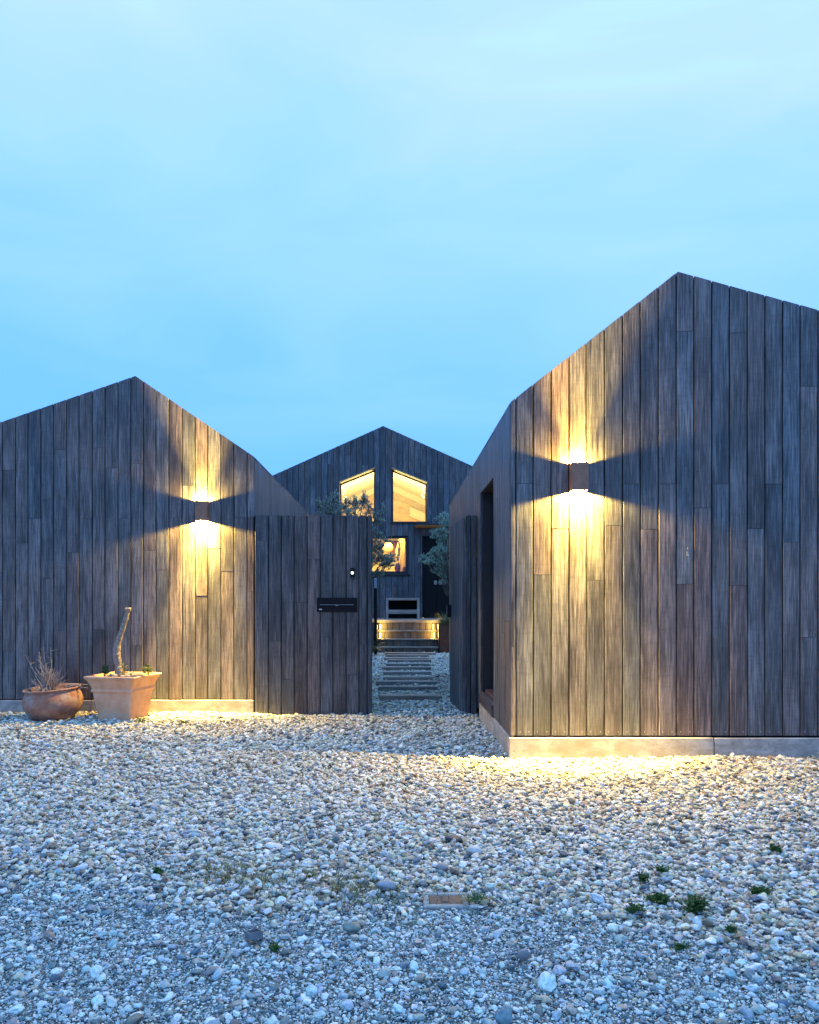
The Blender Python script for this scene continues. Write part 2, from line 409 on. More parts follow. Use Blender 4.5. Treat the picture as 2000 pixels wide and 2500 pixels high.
# ------------------------------------------------------------------ cladding
def plank(parent, outline, origin, rot, mat, t=.024, c=.0028, proud=0.):
    us = [p[0] for p in outline]; u0, u1 = min(us), max(us); n = len(outline)
    c = min(c, (u1 - u0) * .2)
    cl = lambda u: min(max(u, u0 + c), u1 - c)
    ca, sa = math.cos(rot), math.sin(rot)
    def w(u, y, z): return (origin[0] + ca * u - sa * y, origin[1] + sa * u + ca * y, origin[2] + z)
    v = [w(cl(u), -proud, z) for u, z in outline] + [w(u, c - proud, z) for u, z in outline] + [w(u, t, z) for u, z in outline]
    f = [tuple(range(n)), tuple(range(3 * n - 1, 2 * n - 1, -1))]
    for k in (0, n):
        f += [(k + i, k + n + i, k + n + (i + 1) % n, k + (i + 1) % n) for i in range(n)]
    return MB().add(v, f).build('plank', mat, parent)
def clad(parent, origin, rot, seams, bot, top, breaks=(), openings=(), joints=None, mat=None, gap=.0095, auto=(2.2, 3.4), t=.024, name_mat=None):
    """vertical boards; bot/top are functions of u; breaks = kinks of top; openings = (u0, u1, zlow(u), zhigh(u)); joints = {column: [z]}"""
    rr = random.Random(len(seams) * 31 + int(origin[1] * 10))
    for k in range(len(seams) - 1):
        a, b = seams[k], seams[k + 1]
        cuts = sorted({a, b} | {e for o in openings for e in o[:2] if a + .004 < e < b - .004})
        js = None if joints is None or k not in joints else joints[k]
        if js is None:
            z, js = bot((a + b) / 2) + rr.uniform(.4, auto[0]), []
            while z < top((a + b) / 2) - .35: js.append(z); z += rr.uniform(*auto)
        for c0, c1 in zip(cuts[:-1], cuts[1:]):
            g0 = gap / 2 if c0 == a else 0; g1 = gap / 2 if c1 == b else 0
            u0, u1 = c0 + g0, c1 - g1
            if u1 - u0 < .006: continue
            mid = (u0 + u1) / 2
            segs = [(bot, top)]
            for o in openings:
                if o[0] - 1e-6 <= mid <= o[1] + 1e-6:
                    new = []
                    for fb, ft in segs:
                        if o[3](mid) <= fb(mid) or o[2](mid) >= ft(mid): new.append((fb, ft)); continue
                        if o[2](mid) > fb(mid) + .01: new.append((fb, o[2]))
                        if o[3](mid) < ft(mid) - .01: new.append((o[3], ft))
                    segs = new
            for fb, ft in segs:
                zs = [j for j in js if max(fb(u0), fb(u1)) + .05 < j < min(ft(u0), ft(u1)) - .03]
                ends = [fb] + [(lambda u, j=j: j) for j in zs] + [ft]
                for i in range(len(ends) - 1):
                    lo, hi = ends[i], ends[i + 1]
                    o_lo = .0015 if i > 0 else 0; o_hi = .0015 if i < len(ends) - 2 else 0
                    top_u = [u0] + [x for x in breaks if u0 + .003 < x < u1 - .003] + [u1] if hi is top else [u0, u1]
                    outl = [(u0, lo(u0) + o_lo), (u1, lo(u1) + o_lo)] + [(u, hi(u) - o_hi) for u in reversed(top_u)]
                    plank(parent, outl, origin, rot, mat, t=t, proud=rr.uniform(-.0012, .0012))

# ------------------------------------------------------------------ ground
def gz(x, y):
    x = np.asarray(x, float); y = np.asarray(y, float)
    h = .010 * np.sin(1.7 * x + .6 * y) + .008 * np.sin(2.9 * y - 1.1 * x + 1.) + .006 * np.sin(4.3 * x + 3.1 * y + 2.)
    dip = np.exp(-((y - 8.9) / 1.1) ** 2) / (1 + np.exp(-(x + 2.0) * 8)) / (1 + np.exp((x - 1.3) * 8))
    return h * np.clip((14 - y) / 6, .25, 1) - .012 - .026 * dip
def axis(lo, hi, step, far):
    a = list(np.arange(lo, hi, step)); d = step; x = a[-1]; up = []
    while x < far: d *= 1.5; x += d; up.append(x)
    d = step; x = a[0]; dn = []
    while x > -far: d *= 1.5; x -= d; dn.append(x)
    return np.array(dn[::-1] + a + up)
xs_, ys_ = axis(-8, 6, .12, 700), axis(1, 19, .12, 700)
X, Y = np.meshgrid(xs_, ys_); Zg = gz(X, Y) - .012
far = np.clip((np.hypot(X, Y - 8) - 12) / 10, 0, 1); Zg = Zg * (1 - far) - .03 * far
nx, ny = len(xs_), len(ys_)
me = bpy.data.meshes.new('ground')
fi = np.arange(nx * ny).reshape(ny, nx)
faces = np.stack([fi[:-1, :-1], fi[:-1, 1:], fi[1:, 1:], fi[1:, :-1]], -1).reshape(-1, 4)
me.from_pydata(np.stack([X, Y, Zg], -1).reshape(-1, 3).tolist(), [], faces.tolist()); me.materials.append(M['grit'])
me.polygons.foreach_set('use_smooth', [True] * len(me.polygons))
ground = bpy.data.objects.new('ground', me); C.objects.link(ground); WL['ground'] = Vector((0, 0, 0)); ground['kind'] = 'structure'

# ------------------------------------------------------------------ right house
ZR = 6.26; XR = (1246 - CX) * ZR / F
RX, RZ = px(1655.5, 663, ZR); EZ = CH + (CY - 982) * ZR / F
SL, SR = (RZ - EZ) / (RX - XR), 94 / 344.5
RE = RX + (RZ - EZ) / SR; RB = .180; REND = 13.07
def rtop(x): return RZ - (RX - x) * SL if x < RX else RZ - (x - RX) * SR
right = empty('timber_house', ((XR + RE) / 2, (ZR + REND) / 2, 0), 'nearest timber house, tall asymmetric gable with the lamp on the right of the picture', 'house', 'dark timber clad houses')
def zr(y): return CH + (CY - (y / 1.739 + 640)) * ZR / F
seams = [XR] + [(s / 1.739 + 1050 - CX) * ZR / F for s in (365, 438, 514, 590, 664, 741, 818, 893, 970, 1046, 1121, 1197, 1272, 1348, 1423, 1498, 1572, 1648)]
while seams[-1] < RE - .2: seams.append(seams[-1] + .147)
seams.append(RE)
jr = {0: [1632], 1: [940], 2: [1327], 3: [1131], 4: [], 5: [1350], 6: [1118], 7: [942], 8: [1134], 9: [942], 10: [293, 1367], 11: [1043], 12: [942],
      13: [300, 1372], 14: [1131], 15: [942], 16: [1189], 17: [527, 1593]}
jr = {k: sorted(zr(y) for y in v) for k, v in jr.items()}
clad(right, (0, ZR, 0), 0, seams, lambda u: RB, rtop, (RX,), (), jr, M['wood'])
# opening in the side wall facing the passage
OY0, OY1, OZ0, OZ1 = 7.31, 8.41, .285, 2.485
uu = lambda Y: REND - Y
side_seams = [0]
while side_seams[-1] < REND - ZR - .2: side_seams.append(side_seams[-1] + .1475)
side_seams[-1:] = [REND - ZR - .026]
clad(right, (XR, REND, 0), -math.pi / 2, side_seams, lambda u: RB - .12 * (u < uu(OY1 + .1)), lambda u: EZ - .002, (),
     [(uu(OY1), uu(OY0), lambda u: OZ0, lambda u: OZ1)], None, M['wood'])
# core walls behind the boards
k = .03
def gable(x0, lift=-.03): return [(x0, .0), (RE - k, .0), (RE - k, rtop(RE - k) + lift), (RX, RZ + lift), (x0, rtop(max(x0, XR)) + lift)]
wb = MB()
wb.prism(gable(XR + k), ZR + k, OY0).prism(gable(XR + .34), OY0, OY1).prism(gable(XR + k), OY1, REND)
wb.box(XR + k, XR + .34, OY0, OY1, OZ1 + .025, EZ - .03).box(XR + k, XR + .34, OY0, OY1, 0, OZ0 - .03)
wb.build('wall', M['backing'], right)
rf = MB()
rf.add([(XR, ZR + .03, EZ - .028), (RX, ZR + .03, RZ - .028), (RX, REND, RZ - .028), (XR, REND, EZ - .028), (XR, ZR + .03, EZ - .006), (RX, ZR + .03, RZ - .006), (RX, REND, RZ - .006), (XR, REND, EZ - .006)],
       [(0, 3, 2, 1), (4, 5, 6, 7), (0, 1, 5, 4), (2, 3, 7, 6), (0, 4, 7, 3), (1, 2, 6, 5)])
rf.add([(RX, ZR + .03, RZ - .028), (RE, ZR + .03, EZ - .028), (RE, REND, EZ - .028), (RX, REND, RZ - .028), (RX, ZR + .03, RZ - .006), (RE, ZR + .03, EZ - .006), (RE, REND, EZ - .006), (RX, REND, RZ - .006)],
       [(0, 3, 2, 1), (4, 5, 6, 7), (0, 1, 5, 4), (2, 3, 7, 6), (0, 4, 7, 3), (1, 2, 6, 5)])
rf.build('roof', M['roof'], right)
PX = (1743.6 - CX) * ZR / F
MB().box(XR - .008, PX - .004, ZR - .008, ZR + .12, -.2, .164, .006).build('plinth', M['concrete'], right)
MB().box(PX + .004, RE, ZR - .006, ZR + .12, -.2, .161, .006).build('plinth', M['concrete'], right)
MB().box(XR - .006, XR + .12, ZR + .124, OY1 + .06, -.25, .164, .006).build('plinth', M['concrete'], right)
# tall dark glazed door in the opening
door = MB()
fx0, fx1 = XR + .13, XR + .19
door.box(fx0, fx1, OY0, OY0 + .07, OZ0, OZ1).box(fx0, fx1, OY1 - .07, OY1, OZ0, OZ1).box(fx0, fx1, OY0 + .07, OY1 - .07, OZ1 - .09, OZ1).box(fx0, fx1, OY0 + .07, OY1 - .07, OZ0, OZ0 + .09)
door.box(fx0 + .002, fx1 - .002, 7.72, 7.79, OZ0 + .09, OZ1 - .09)
dr = door.build('door', M['black'], right)
MB().box(fx0 + .025, fx0 + .035, OY0 + .07, 7.72, OZ0 + .09, OZ1 - .09).build('pane', M['glass'], dr)
MB().box(fx0 + .025, fx0 + .035, 7.79, OY1 - .07, OZ0 + .09, OZ1 - .09).build('pane', M['glass'], dr)
rv = MB()                                                    # lining of the reveal
rv.box(XR + .026, fx0, OY1 - .012, OY1 + .012, OZ0, OZ1).box(XR + .026, fx0, OY0 - .012, OY0 + .012, OZ0, OZ1)
rv.build('jamb', M['frame'], right)
MB().box(XR + .004, fx1 + .14, OY0 - .012, OY1 + .012, OZ1 + .001, OZ1 + .024).build('lintel', M['sill'], right)
MB().box(XR - .018, fx0 + .05, OY0 + .001, OY1 - .014, OZ0 - .115, OZ0 - .002, .004).build('sill', M['sill'], right)
MB().box(XR + .05, fx0, OY0 + .02, OY1 - .03, OZ0 - .001, OZ0 + .03, .004).build('threshold', M['sill'], right)
sb_ = MB()                                                   # fixing screws along the foot of the boards
for a, b_ in zip(seams[:-1], seams[1:]):
    if b_ - a > .1:
        for u in (a + .035, b_ - .035): sb_.box(u - .0032, u + .0032, ZR - .0032, ZR - .0015, RB + .028, RB + .0345)
sb_.build('screws', M['metal'], right, kind='stuff')
# white scuff on a board
sx, sz = px(1678.5, 1346, ZR); sc = MB()
for i in range(7):
    a, b_ = sx + random.uniform(-.006, .006), sz + random.uniform(-.035, .03); w, h = random.uniform(.002, .005), random.uniform(.004, .012)
    sc.box(a - w, a + w, ZR - .0035, ZR - .001, b_ - h, b_ + h)
sc.build('paint_scuff', M['pale'], right)

# ------------------------------------------------------------------ left house
ZL = 8.79; XL = (622 - CX) * ZL / F
LX, LZ = px(330.6, 917.6, ZL); LEZ = CH + (CY - 1116) * ZL / F
LSR, LSL = (LZ - LEZ) / (XL - LX), 113.5 / 330.6
LE = LX - (LZ - LEZ) / LSL; LB = .152; LEND = 15.6
def ltop(x): return LZ - (LX - x) * LSL if x < LX else LZ - (x - LX) * LSR
left = empty('timber_house', ((XL + LE) / 2, (ZL + LEND) / 2, 0), 'low timber house behind the two terracotta pots, wall lamp on its gable', 'house', 'dark timber clad houses')
def zl(y): return CH + (CY - (y / 2.396 + 880)) * ZL / F
ls = [(s / 2.396 - CX) * ZL / F for s in (14, 90, 163, 238, 312, 388, 462, 540, 614, 690, 765, 838, 912, 988, 1065, 1142, 1216, 1293, 1369, 1446)]
jl = [[642, 1700], [1070], [925], [1277], [520, 1583], [1123], [924], [511, 1573], [630, 1690], [924], [605, 1668], [1112], [1226], [921], [732, 1793], [1377], [1100], [1235], [918], [918, 1350]]
pre = [ls[0]]
while pre[0] > LE + .2: pre.insert(0, pre[0] - .1483)
pre[0] = LE; n0 = len(pre) - 1
seams = pre + ls[1:] + [XL]
jd = {n0 + i: sorted(zl(y) for y in v) for i, v in enumerate(jl)}; jd[n0 - 1] = [zl(1243)]
clad(left, (0, ZL, 0), 0, seams, lambda u: LB, ltop, (LX,), (), jd, M['wood'])
sseam = [.026]
while sseam[-1] < LEND - ZL - .2: sseam.append(sseam[-1] + .1475)
sseam[-1] = LEND - ZL
clad(left, (XL, ZL, 0), math.pi / 2, sseam, lambda u: .1, lambda u: LEZ - .002, (), (), None, M['wood'])
MB().prism([(LE + k, 0), (XL - k, 0), (XL - k, LEZ - .03), (LX, LZ - .03), (LE + k, LEZ - .03)], ZL + k, LEND).build('wall', M['backing'], left)
rf = MB()
for (x0, z0, x1, z1) in ((LE, LEZ, LX, LZ), (LX, LZ, XL, LEZ)):
    rf.add([(x0, ZL + .03, z0 - .028), (x1, ZL + .03, z1 - .028), (x1, LEND, z1 - .028), (x0, LEND, z0 - .028), (x0, ZL + .03, z0 - .006), (x1, ZL + .03, z1 - .006), (x1, LEND, z1 - .006), (x0, LEND, z0 - .006)],
           [(0, 3, 2, 1), (4, 5, 6, 7), (0, 1, 5, 4), (2, 3, 7, 6), (0, 4, 7, 3), (1, 2, 6, 5)])
rf.build('roof', M['roof'], left)
jx = px(222, 1700, ZL)[0]
MB().box(LE, jx - .003, ZL - .006, ZL + .12, -.2, .138, .005).build('plinth', M['concrete'], left)
MB().box(jx + .003, XL, ZL - .008, ZL + .12, -.2, .140, .005).build('plinth', M['concrete'], left)

# ------------------------------------------------------------------ middle house at the back
ZC = 21.5
KX, KZ = px(935.6, 1039.8, ZC); KS = .448; KW = 3.9
KL, KR = KX - KW, KX + KW; KE = KZ - KW * KS; KB = .80; KEND = 30.0
def ktop(x): return KZ - abs(x - KX) * KS
mid = empty('timber_house', (KX, (ZC + KEND) / 2, 0), 'farthest timber house, two lit slanted windows under its gable', 'house', 'dark timber clad houses')
def q(x, y): return px(x, y, ZC)
w1 = [q(828, 1274), q(916.2, 1274), q(916.2, 1141.4), q(828, 1177)]        # left slanted window: outer edge
w2 = [q(956.5, 1274), q(1044, 1274), q(1044, 1177), q(956.5, 1142)]
w3 = [q(862, 1401), q(996.6, 1401), q(996.6, 1308), q(862, 1308)]
dpoly = [q(1031, 1525), q(1106, 1525), q(1106, 1308), q(1031, 1308)]
def op(P):
    lin = lambda p, r: (lambda u: p[1] + (r[1] - p[1]) * (u - p[0]) / (r[0] - p[0]))
    return (P[0][0], P[1][0], lin(P[0], P[1]), lin(P[3], P[2]))
ops = [op(w1), op(w2), op(w3), (dpoly[0][0], dpoly[1][0], lambda u: KB - .1, lambda u: dpoly[2][1])]
s0 = (1022 / 2.875 + 600 - CX) / F * ZC; st = .1645
ks = [s0]
while ks[0] > KL + .2: ks.insert(0, ks[0] - st)
while ks[-1] < KR - .2: ks.append(ks[-1] + st)
ks[0], ks[-1] = KL, KR
clad(mid, (0, ZC, 0), 0, ks, lambda u: .25, ktop, (KX,), ops, None, M['wood_far'], gap=.009, auto=(2.6, 3.8))
# structural wall behind the boards with the same openings
br = sorted({KL + .03, KR - .03, KX} | {e for o in ops for e in o[:2]})
wb = MB()
for a, b_ in zip(br[:-1], br[1:]):
    mid_u = (a + b_) / 2; segs = [(lambda u: 0., lambda u: ktop(u) - .03)]
    for o in sorted(ops, key=lambda o: o[2](mid_u)):
        if o[0] - 1e-6 <= mid_u <= o[1] + 1e-6:
            new = []
            for fb, ft in segs:
                if fb(mid_u) < o[2](mid_u) < ft(mid_u): new += [(fb, o[2]), (o[3], ft)]
                else: new.append((fb, ft))
            segs = new
    for fb, ft in segs: wb.prism([(a, fb(a)), (b_, fb(b_)), (b_, ft(b_)), (a, ft(a))], ZC + .026, ZC + .45)
wb.build('wall', M['backing'], mid)
# inner shell: plaster sides, gabled back wall, roof, upper floor
sw = MB()
sw.box(KL + .03, KL + .2, ZC + .46, KEND, 0, ktop(KL + .2) - .22).box(KR - .2, KR - .03, ZC + .46, KEND, 0, ktop(KR - .2) - .22)
sw.prism([(KL + .03, 0), (KR - .03, 0), (KR - .03, KE - .1), (KX, KZ - .1), (KL + .03, KE - .1)], KEND, KEND + .2)
sw.box(KL + .2, KR - .2, 24.3, 24.4, KB, 3.2)
sw.build('interior_wall', M['plaster'], mid)
rf = MB()
for (x0, x1) in ((KL, KX), (KX, KR)):
    z0, z1 = ktop(x0), ktop(x1)
    rf.add([(x0, ZC + .03, z0 - .2), (x1, ZC + .03, z1 - .2), (x1, KEND + .2, z1 - .2), (x0, KEND + .2, z0 - .2), (x0, ZC + .03, z0 - .012), (x1, ZC + .03, z1 - .012), (x1, KEND + .2, z1 - .012), (x0, KEND + .2, z0 - .012)],
           [(0, 3, 2, 1), (4, 5, 6, 7), (0, 1, 5, 4), (2, 3, 7, 6), (0, 4, 7, 3), (1, 2, 6, 5)])
rf.build('roof', M['roof'], mid)
cl = MB()
for (x0, x1) in ((KL + .2, KX), (KX, KR - .2)):
    z0, z1 = ktop(x0) - .25, ktop(x1) - .25
    cl.add([(x0, ZC + .46, z0 - .02), (x1, ZC + .46, z1 - .02), (x1, KEND, z1 - .02), (x0, KEND, z0 - .02), (x0, ZC + .46, z0), (x1, ZC + .46, z1), (x1, KEND, z1), (x0, KEND, z0)],
           [(0, 3, 2, 1), (4, 5, 6, 7), (0, 1, 5, 4), (2, 3, 7, 6), (0, 4, 7, 3), (1, 2, 6, 5)])
cl.build('ceiling', M['plaster'], mid)
MB().box(KL + .2, KR - .2, ZC + .46, KEND, 3.2, 3.36).build('upper_floor', M['plaster'], mid)
MB().box(KL + .2, KR - .2, ZC + .46, KEND, .6, .78).build('lower_floor', M['plaster'], mid)
# slanted pale boards on the gabled back wall, and two light panels on each side
for sgn in (-1, 1):
    for i in range(9):
        d0 = .30 + i * .25
        for (f0, f1) in ((.02, 1.9), (1.905, 3.6)):
            xa, xb = KX + sgn * f0, KX + sgn * f1
            za, zb = KZ - .22 - d0 - f0 * KS, KZ - .22 - d0 - f1 * KS
            P = [(xa, za - .242), (xb, zb - .242), (xb, zb), (xa, za)]
            if sgn < 0: P = P[::-1]
            MB().prism(P, KEND - .03 - .006 * (i % 3), KEND - .001).build('plank', M['warm_wood'], mid)
    for (f0, f1, d0, d1) in ((.95, 1.85, .62, .98), (.85, 1.75, 1.28, 1.60)):
        xa, xb = KX + sgn * f0, KX + sgn * f1; zt = lambda f, d: KZ - .22 - d - f * KS
        P = [(xa, zt(f0, d1)), (xb, zt(f1, d1)), (xb, zt(f1, d0)), (xa, zt(f0, d0))]
        if sgn < 0: P = P[::-1]
        MB().prism(P, KEND - .09, KEND - .05).build('panel', M['plaster'], mid)
def window(P, fw, depth, sill=True, mull=None, head=True):
    inner = offset_poly(P, fw)
    fr_ = MB().ring(P, inner, ZC + depth, ZC + depth + .07)
    w = fr_.build('window', M['frame'], mid)
    MB().prism(offset_poly(P, fw - .004), ZC + depth + .03, ZC + depth + .04).build('pane', M['glass'], w)
    xs = [p[0] for p in P]; zb = min(p[1] for p in P)
    jb = MB()                                                # lining of the reveal
    for sgn, xx in ((0, min(xs)), (1, max(xs))):
        zt = [p[1] for p in P if abs(p[0] - xx) < 1e-6]
        jb.box(xx - .012 + .012 * (1 - sgn), xx + .012 * (1 - sgn), ZC - .006, ZC + depth, zb, max(zt) - .015)
    jb.build('jamb', M['sill'], w)
    if head:
        (xa, za), (xb, zb2) = P[3], P[2]
        MB().prism([(xa, za - .018), (xb, zb2 - .018), (xb, zb2 + .012), (xa, za + .012)], ZC - .012, ZC + depth + .001).build('head', M['reveal'], w)
    if sill: MB().box(min(xs) - .04, max(xs) + .06, ZC - .06, ZC + depth, zb - .045, zb, .005).build('sill', M['frame'], w)
    return w
window(w1, .045, .34); window(w2, .045, .34)
w = window(w3, .075, .06, head=False)
# door
d = MB(); (dx0, dz0), (dx1, dz1) = dpoly[0], dpoly[2]; dz0 = KB; sm = q(1066, 1400)[0]
d.ring([(dx0, dz0), (dx1, dz0), (dx1, dz1), (dx0, dz1)], [(dx0 + .05, dz0 + .01), (dx1 - .05, dz0 + .01), (dx1 - .05, dz1 - .06), (dx0 + .05, dz1 - .06)], ZC + .03, ZC + .11)
d.box(dx0 + .05, sm - .003, ZC + .05, ZC + .10, dz0 + .01, dz1 - .06, .004).box(sm + .003, dx1 - .05, ZC + .05, ZC + .10, dz0 + .01, dz1 - .06, .004)
d.box(dx0 + .051, dx1 - .051, ZC + .101, ZC + .13, dz0 - .02, dz1 - .061)
dd = d.build('door', M['black'], mid)
for (xa, xb, ya, yb) in ((1060, 1067, 1417, 1427), (1072.5, 1080, 1417, 1427), (1082.5, 1090.5, 1417, 1427)):
    (x0, z1), (x1, z0) = q(xa, ya), q(xb, yb)
    MB().box(x0, x1, ZC + .035, ZC + .0495, z0, z1, .004).build('door_plate', M['plate'], dd)
cz = CH + (CY - 1284) * 20.9 / F; cx0, cx1 = (1013 - CX) * 20.9 / F, (1100 - CX) * 20.9 / F
cp = MB().box(cx0, cx1, 20.9, ZC - .002, cz + .016, cz + .07, .004).build('canopy', M['frame'], mid)
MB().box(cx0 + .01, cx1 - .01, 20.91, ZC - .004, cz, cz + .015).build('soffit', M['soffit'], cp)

# things inside the lower room
def room_light(name, loc, energy, size, col=(1, .77, .27), up=True):
    l = bpy.data.lights.new(name, 'AREA'); l.energy = energy; l.size = size; l.color = col
    o = bpy.data.objects.new(name, l); C.objects.link(o); o.location = loc
    if up: o.rotation_euler = (math.pi, 0, 0)
    return o
room_light('upper_room_uplight', (KX, 25.8, 3.7), 470, 2.4)
room_light('lower_room_light', (KX + .1, 22.75, 3.14), 150, 1.0, col=(1, .63, .16), up=False)
ZI = ZC + .32
x_, z_ = px(947, 1337, 23.2); pend = empty('pendant_lamp', (x_, 23.2, 3.19), 'round glowing pendant lamp seen through the lower square window', 'lamp')
MB().lathe([(.16 * math.sin(a), z_ - .16 * math.cos(a)) for a in np.linspace(.12, math.pi - .12, 12)], 20, (x_, 23.2, 0)).build('lamp_shade', M['globe'], pend, True)
MB().tube([(x_, 23.2, z_ + .15), (x_, 23.2, 3.195)], .006).build('cord', M['black'], pend)
(xa, za), (xb, zb_) = px(952, 1355, 24.25), px(968, 1319, 24.25)
pic = empty('wall_picture', ((xa + xb) / 2, 24.27, za), 'dark ochre picture hanging on the wall inside the lower window', 'picture')
MB().box(xa, xb, 24.26, 24.298, za, zb_, .004).build('frame', M['frame'], pic)
MB().box(xa + .025, xb - .025, 24.252, 24.262, za + .025, zb_ - .025).build('print', M['print'], pic)
x_, zt = px(971, 1375, ZI); zb = px(971, 1395, ZI)[1] - .02
shelf = MB().box(w3[0][0] + .002, w3[1][0] - .002, ZC + .14, ZC + .46, zb - .03, zb, .004).build('shelf', M['warm_wood'], mid)
vz = MB().lathe([(r_ * .086 / .10, zb + h) for r_, h in ((.07, 0), (.10, .05), (.105, .12), (.085, .19), (.06, .225), (.075, .25), (.068, .25), (.05, .2))], 20, (x_, ZI, 0)).build('vase', M['vase'], None, True)
tag(vz, 'red patterned vase on the shelf inside the lower window', 'vase')
pl = MB(); xp, zp = px(974, 1338, ZI)
for i in range(160):
    a = random.random(); p = Vector((x_ + (xp - x_) * a + .03 * math.sin(3 * a), ZI + random.uniform(-.02, .02), zb + .3 + (zp + .18 - zb - .3) * a))
    pl.leaf(p, (random.gauss(0, .5), random.gauss(0, .3), 1), .012, .10 * (1.2 - abs(a - .5)))
pl.tube([(x_, ZI, zb + .1), ((x_ + xp) / 2, ZI, zp - .1), (xp, ZI, zp + .18)], .006)
tag(pl.build('pampas_plume', M['plume']), 'pale feathery pampas plume standing in the red vase', 'dried flower')
x2 = px(987, 1386, ZI)[0]
tag(MB().lathe([(.04, zb), (.052, zb + .02), (.055, zb + .15), (.048, zb + .15), (.045, zb + .03)], 16, (x2, ZI, 0)).build('cup', M['cup'], None, True), 'small orange brown cup beside the red vase in the window', 'cup')
cu = MB(); cv = []; cf = []; nC = 24
for i in range(nC):
    f_ = i / (nC - 1); xx = px(975 + 16 * f_, 1300, 22.7)[0]
    for j in range(6):
        g = j / 5; cv.append((xx + .25 * (1 - f_) * (g - .5) * 1.2 * 0 - .12 * (1 - f_) * g, 22.7 + .018 * math.sin(i * 1.9), 3.14 - g * (1.02 if f_ > .4 else .35 + .67 * f_ / .4)))
for i in range(nC - 1):
    for j in range(5): cf.append((i * 6 + j, i * 6 + j + 1, (i + 1) * 6 + j + 1, (i + 1) * 6 + j))
tag(cu.add(cv, cf).build('curtain', M['fabric'], None, True), 'tied back linen curtain at the right edge of the lower window', 'curtain')
for lab, pts in (('tiny string lights down the inner left edge of the left slanted window', [(838, 1192), (842, 1199), (839, 1206), (844, 1213), (840, 1218)]),
                 ('tiny string lights down the inner right edge of the right slanted window', [(1035, 1187), (1032, 1196), (1035, 1202), (1030, 1209), (1034, 1214)])):
    P = [(*px(a, b_, ZC + .52),) for a, b_ in pts]; root = empty('string_lights', (P[0][0], ZC + .52, P[-1][1]), lab, 'string lights', 'string lights in the upper windows')
    MB().tube([(a, ZC + .52, b_) for a, b_ in [(P[0][0], P[0][1] + .15)] + P], .003, 4).build('cord', M['black'], root)
    for a, b_ in P: MB().lathe([(.018 * math.sin(s_), b_ - .018 * math.cos(s_)) for s_ in np.linspace(.2, math.pi - .2, 5)], 8, (a, ZC + .505, 0)).build('bulb', M['bulb'], root, True)

# ------------------------------------------------------------------ deck and steps
DZ, DY = .795, 19.48
deck = empty('timber_deck', (.6, 20.5, 0), 'raised timber deck at the entrance of the farthest house', 'deck')
MB().box(-1.6, 1.75, DY - .025, DY + .12, DZ - .075, DZ, .006).build('edge_board', M['tread'], deck)
for i in range(13):
    y0 = DY + .124 + i * .145
    MB().box(-1.6, 1.75, y0, y0 + .14, DZ - .03, DZ - .002 - random.uniform(0, .002), .004).build('plank', M['tread'], deck)
sxl, sxr = (923 - CX) * 18.7 / F, (1069 - CX) * 18.7 / F
xx = -1.6
while xx < 1.7:
    if xx + .16 < sxl + .02 or xx > sxr: MB().box(xx, xx + .157, DY + .03, DY + .052, -.1, DZ - .077, .003).build('plank', M['riser'], deck)
    xx += .16
steps = empty('deck_steps', ((sxl + sxr) / 2, 19., 0), 'timber steps with glowing upper risers at the end of the path', 'steps')
rz = [-.08, .146, .328, .532, DZ]; ry = [18.64, 18.92, 19.20, DY]
for i in range(4):
    n_ = 9; ww = (sxr - sxl) / n_; off = .06 * (i % 2)
    es = [sxl] + [sxl + ww * j + off for j in range(1, n_)] + [sxr]
    for a, b_ in zip(es[:-1], es[1:]):
        MB().box(a + .004, b_ - .004, ry[i], ry[i] + .022, rz[i] + .001, rz[i + 1] - (.034 if i < 3 else .077), .003).build('plank', M['riser'], steps)
    if i < 3: MB().box(sxl - .02, sxr + .02, ry[i] - .03, ry[i + 1] - .001, rz[i + 1] - .032, rz[i + 1], .005).build('tread', M['tread'], steps)
MB().box(sxr + .022, sxr + .062, 18.70, DY - .03, .0, DZ - .11, .004).build('stringer', M['sill'], steps)
MB().box(sxl - .062, sxl - .022, 18.70, DY - .03, .0, DZ - .11, .004).build('stringer', M['sill'], steps)
for (r_, side, lab) in ((3, -1, 'upper left lit strip light on the top riser'), (3, 1, 'upper right lit strip light on the top riser under the planter grass'),
                        (2, -1, 'left lit strip light on the second riser from the top'), (2, 1, 'right lit strip light on the second riser from the top')):
    xx = sxl + .05 if side < 0 else sxr - .07
    st_ = empty('step_light', (xx, ry[r_] - .03, rz[r_]), lab, 'step light', 'step lights on the deck steps')
    MB().box(xx - .012, xx + .012, ry[r_] - .016, ry[r_] - .001, rz[r_] + .01, rz[r_] + .15).build('housing', M['black'], st_)
    MB().box(xx - .008, xx + .008, ry[r_] - .024, ry[r_] - .017, rz[r_] + .015, rz[r_] + .145).build('diffuser', M['led'], st_)
    l = bpy.data.lights.new('step_glow', 'POINT'); l.energy = 7; l.color = (1, .62, .11); l.shadow_soft_size = .02
    o = bpy.data.objects.new('step_glow', l); link(o, st_, (xx - side * .03, ry[r_] - .17, rz[r_] + .10))

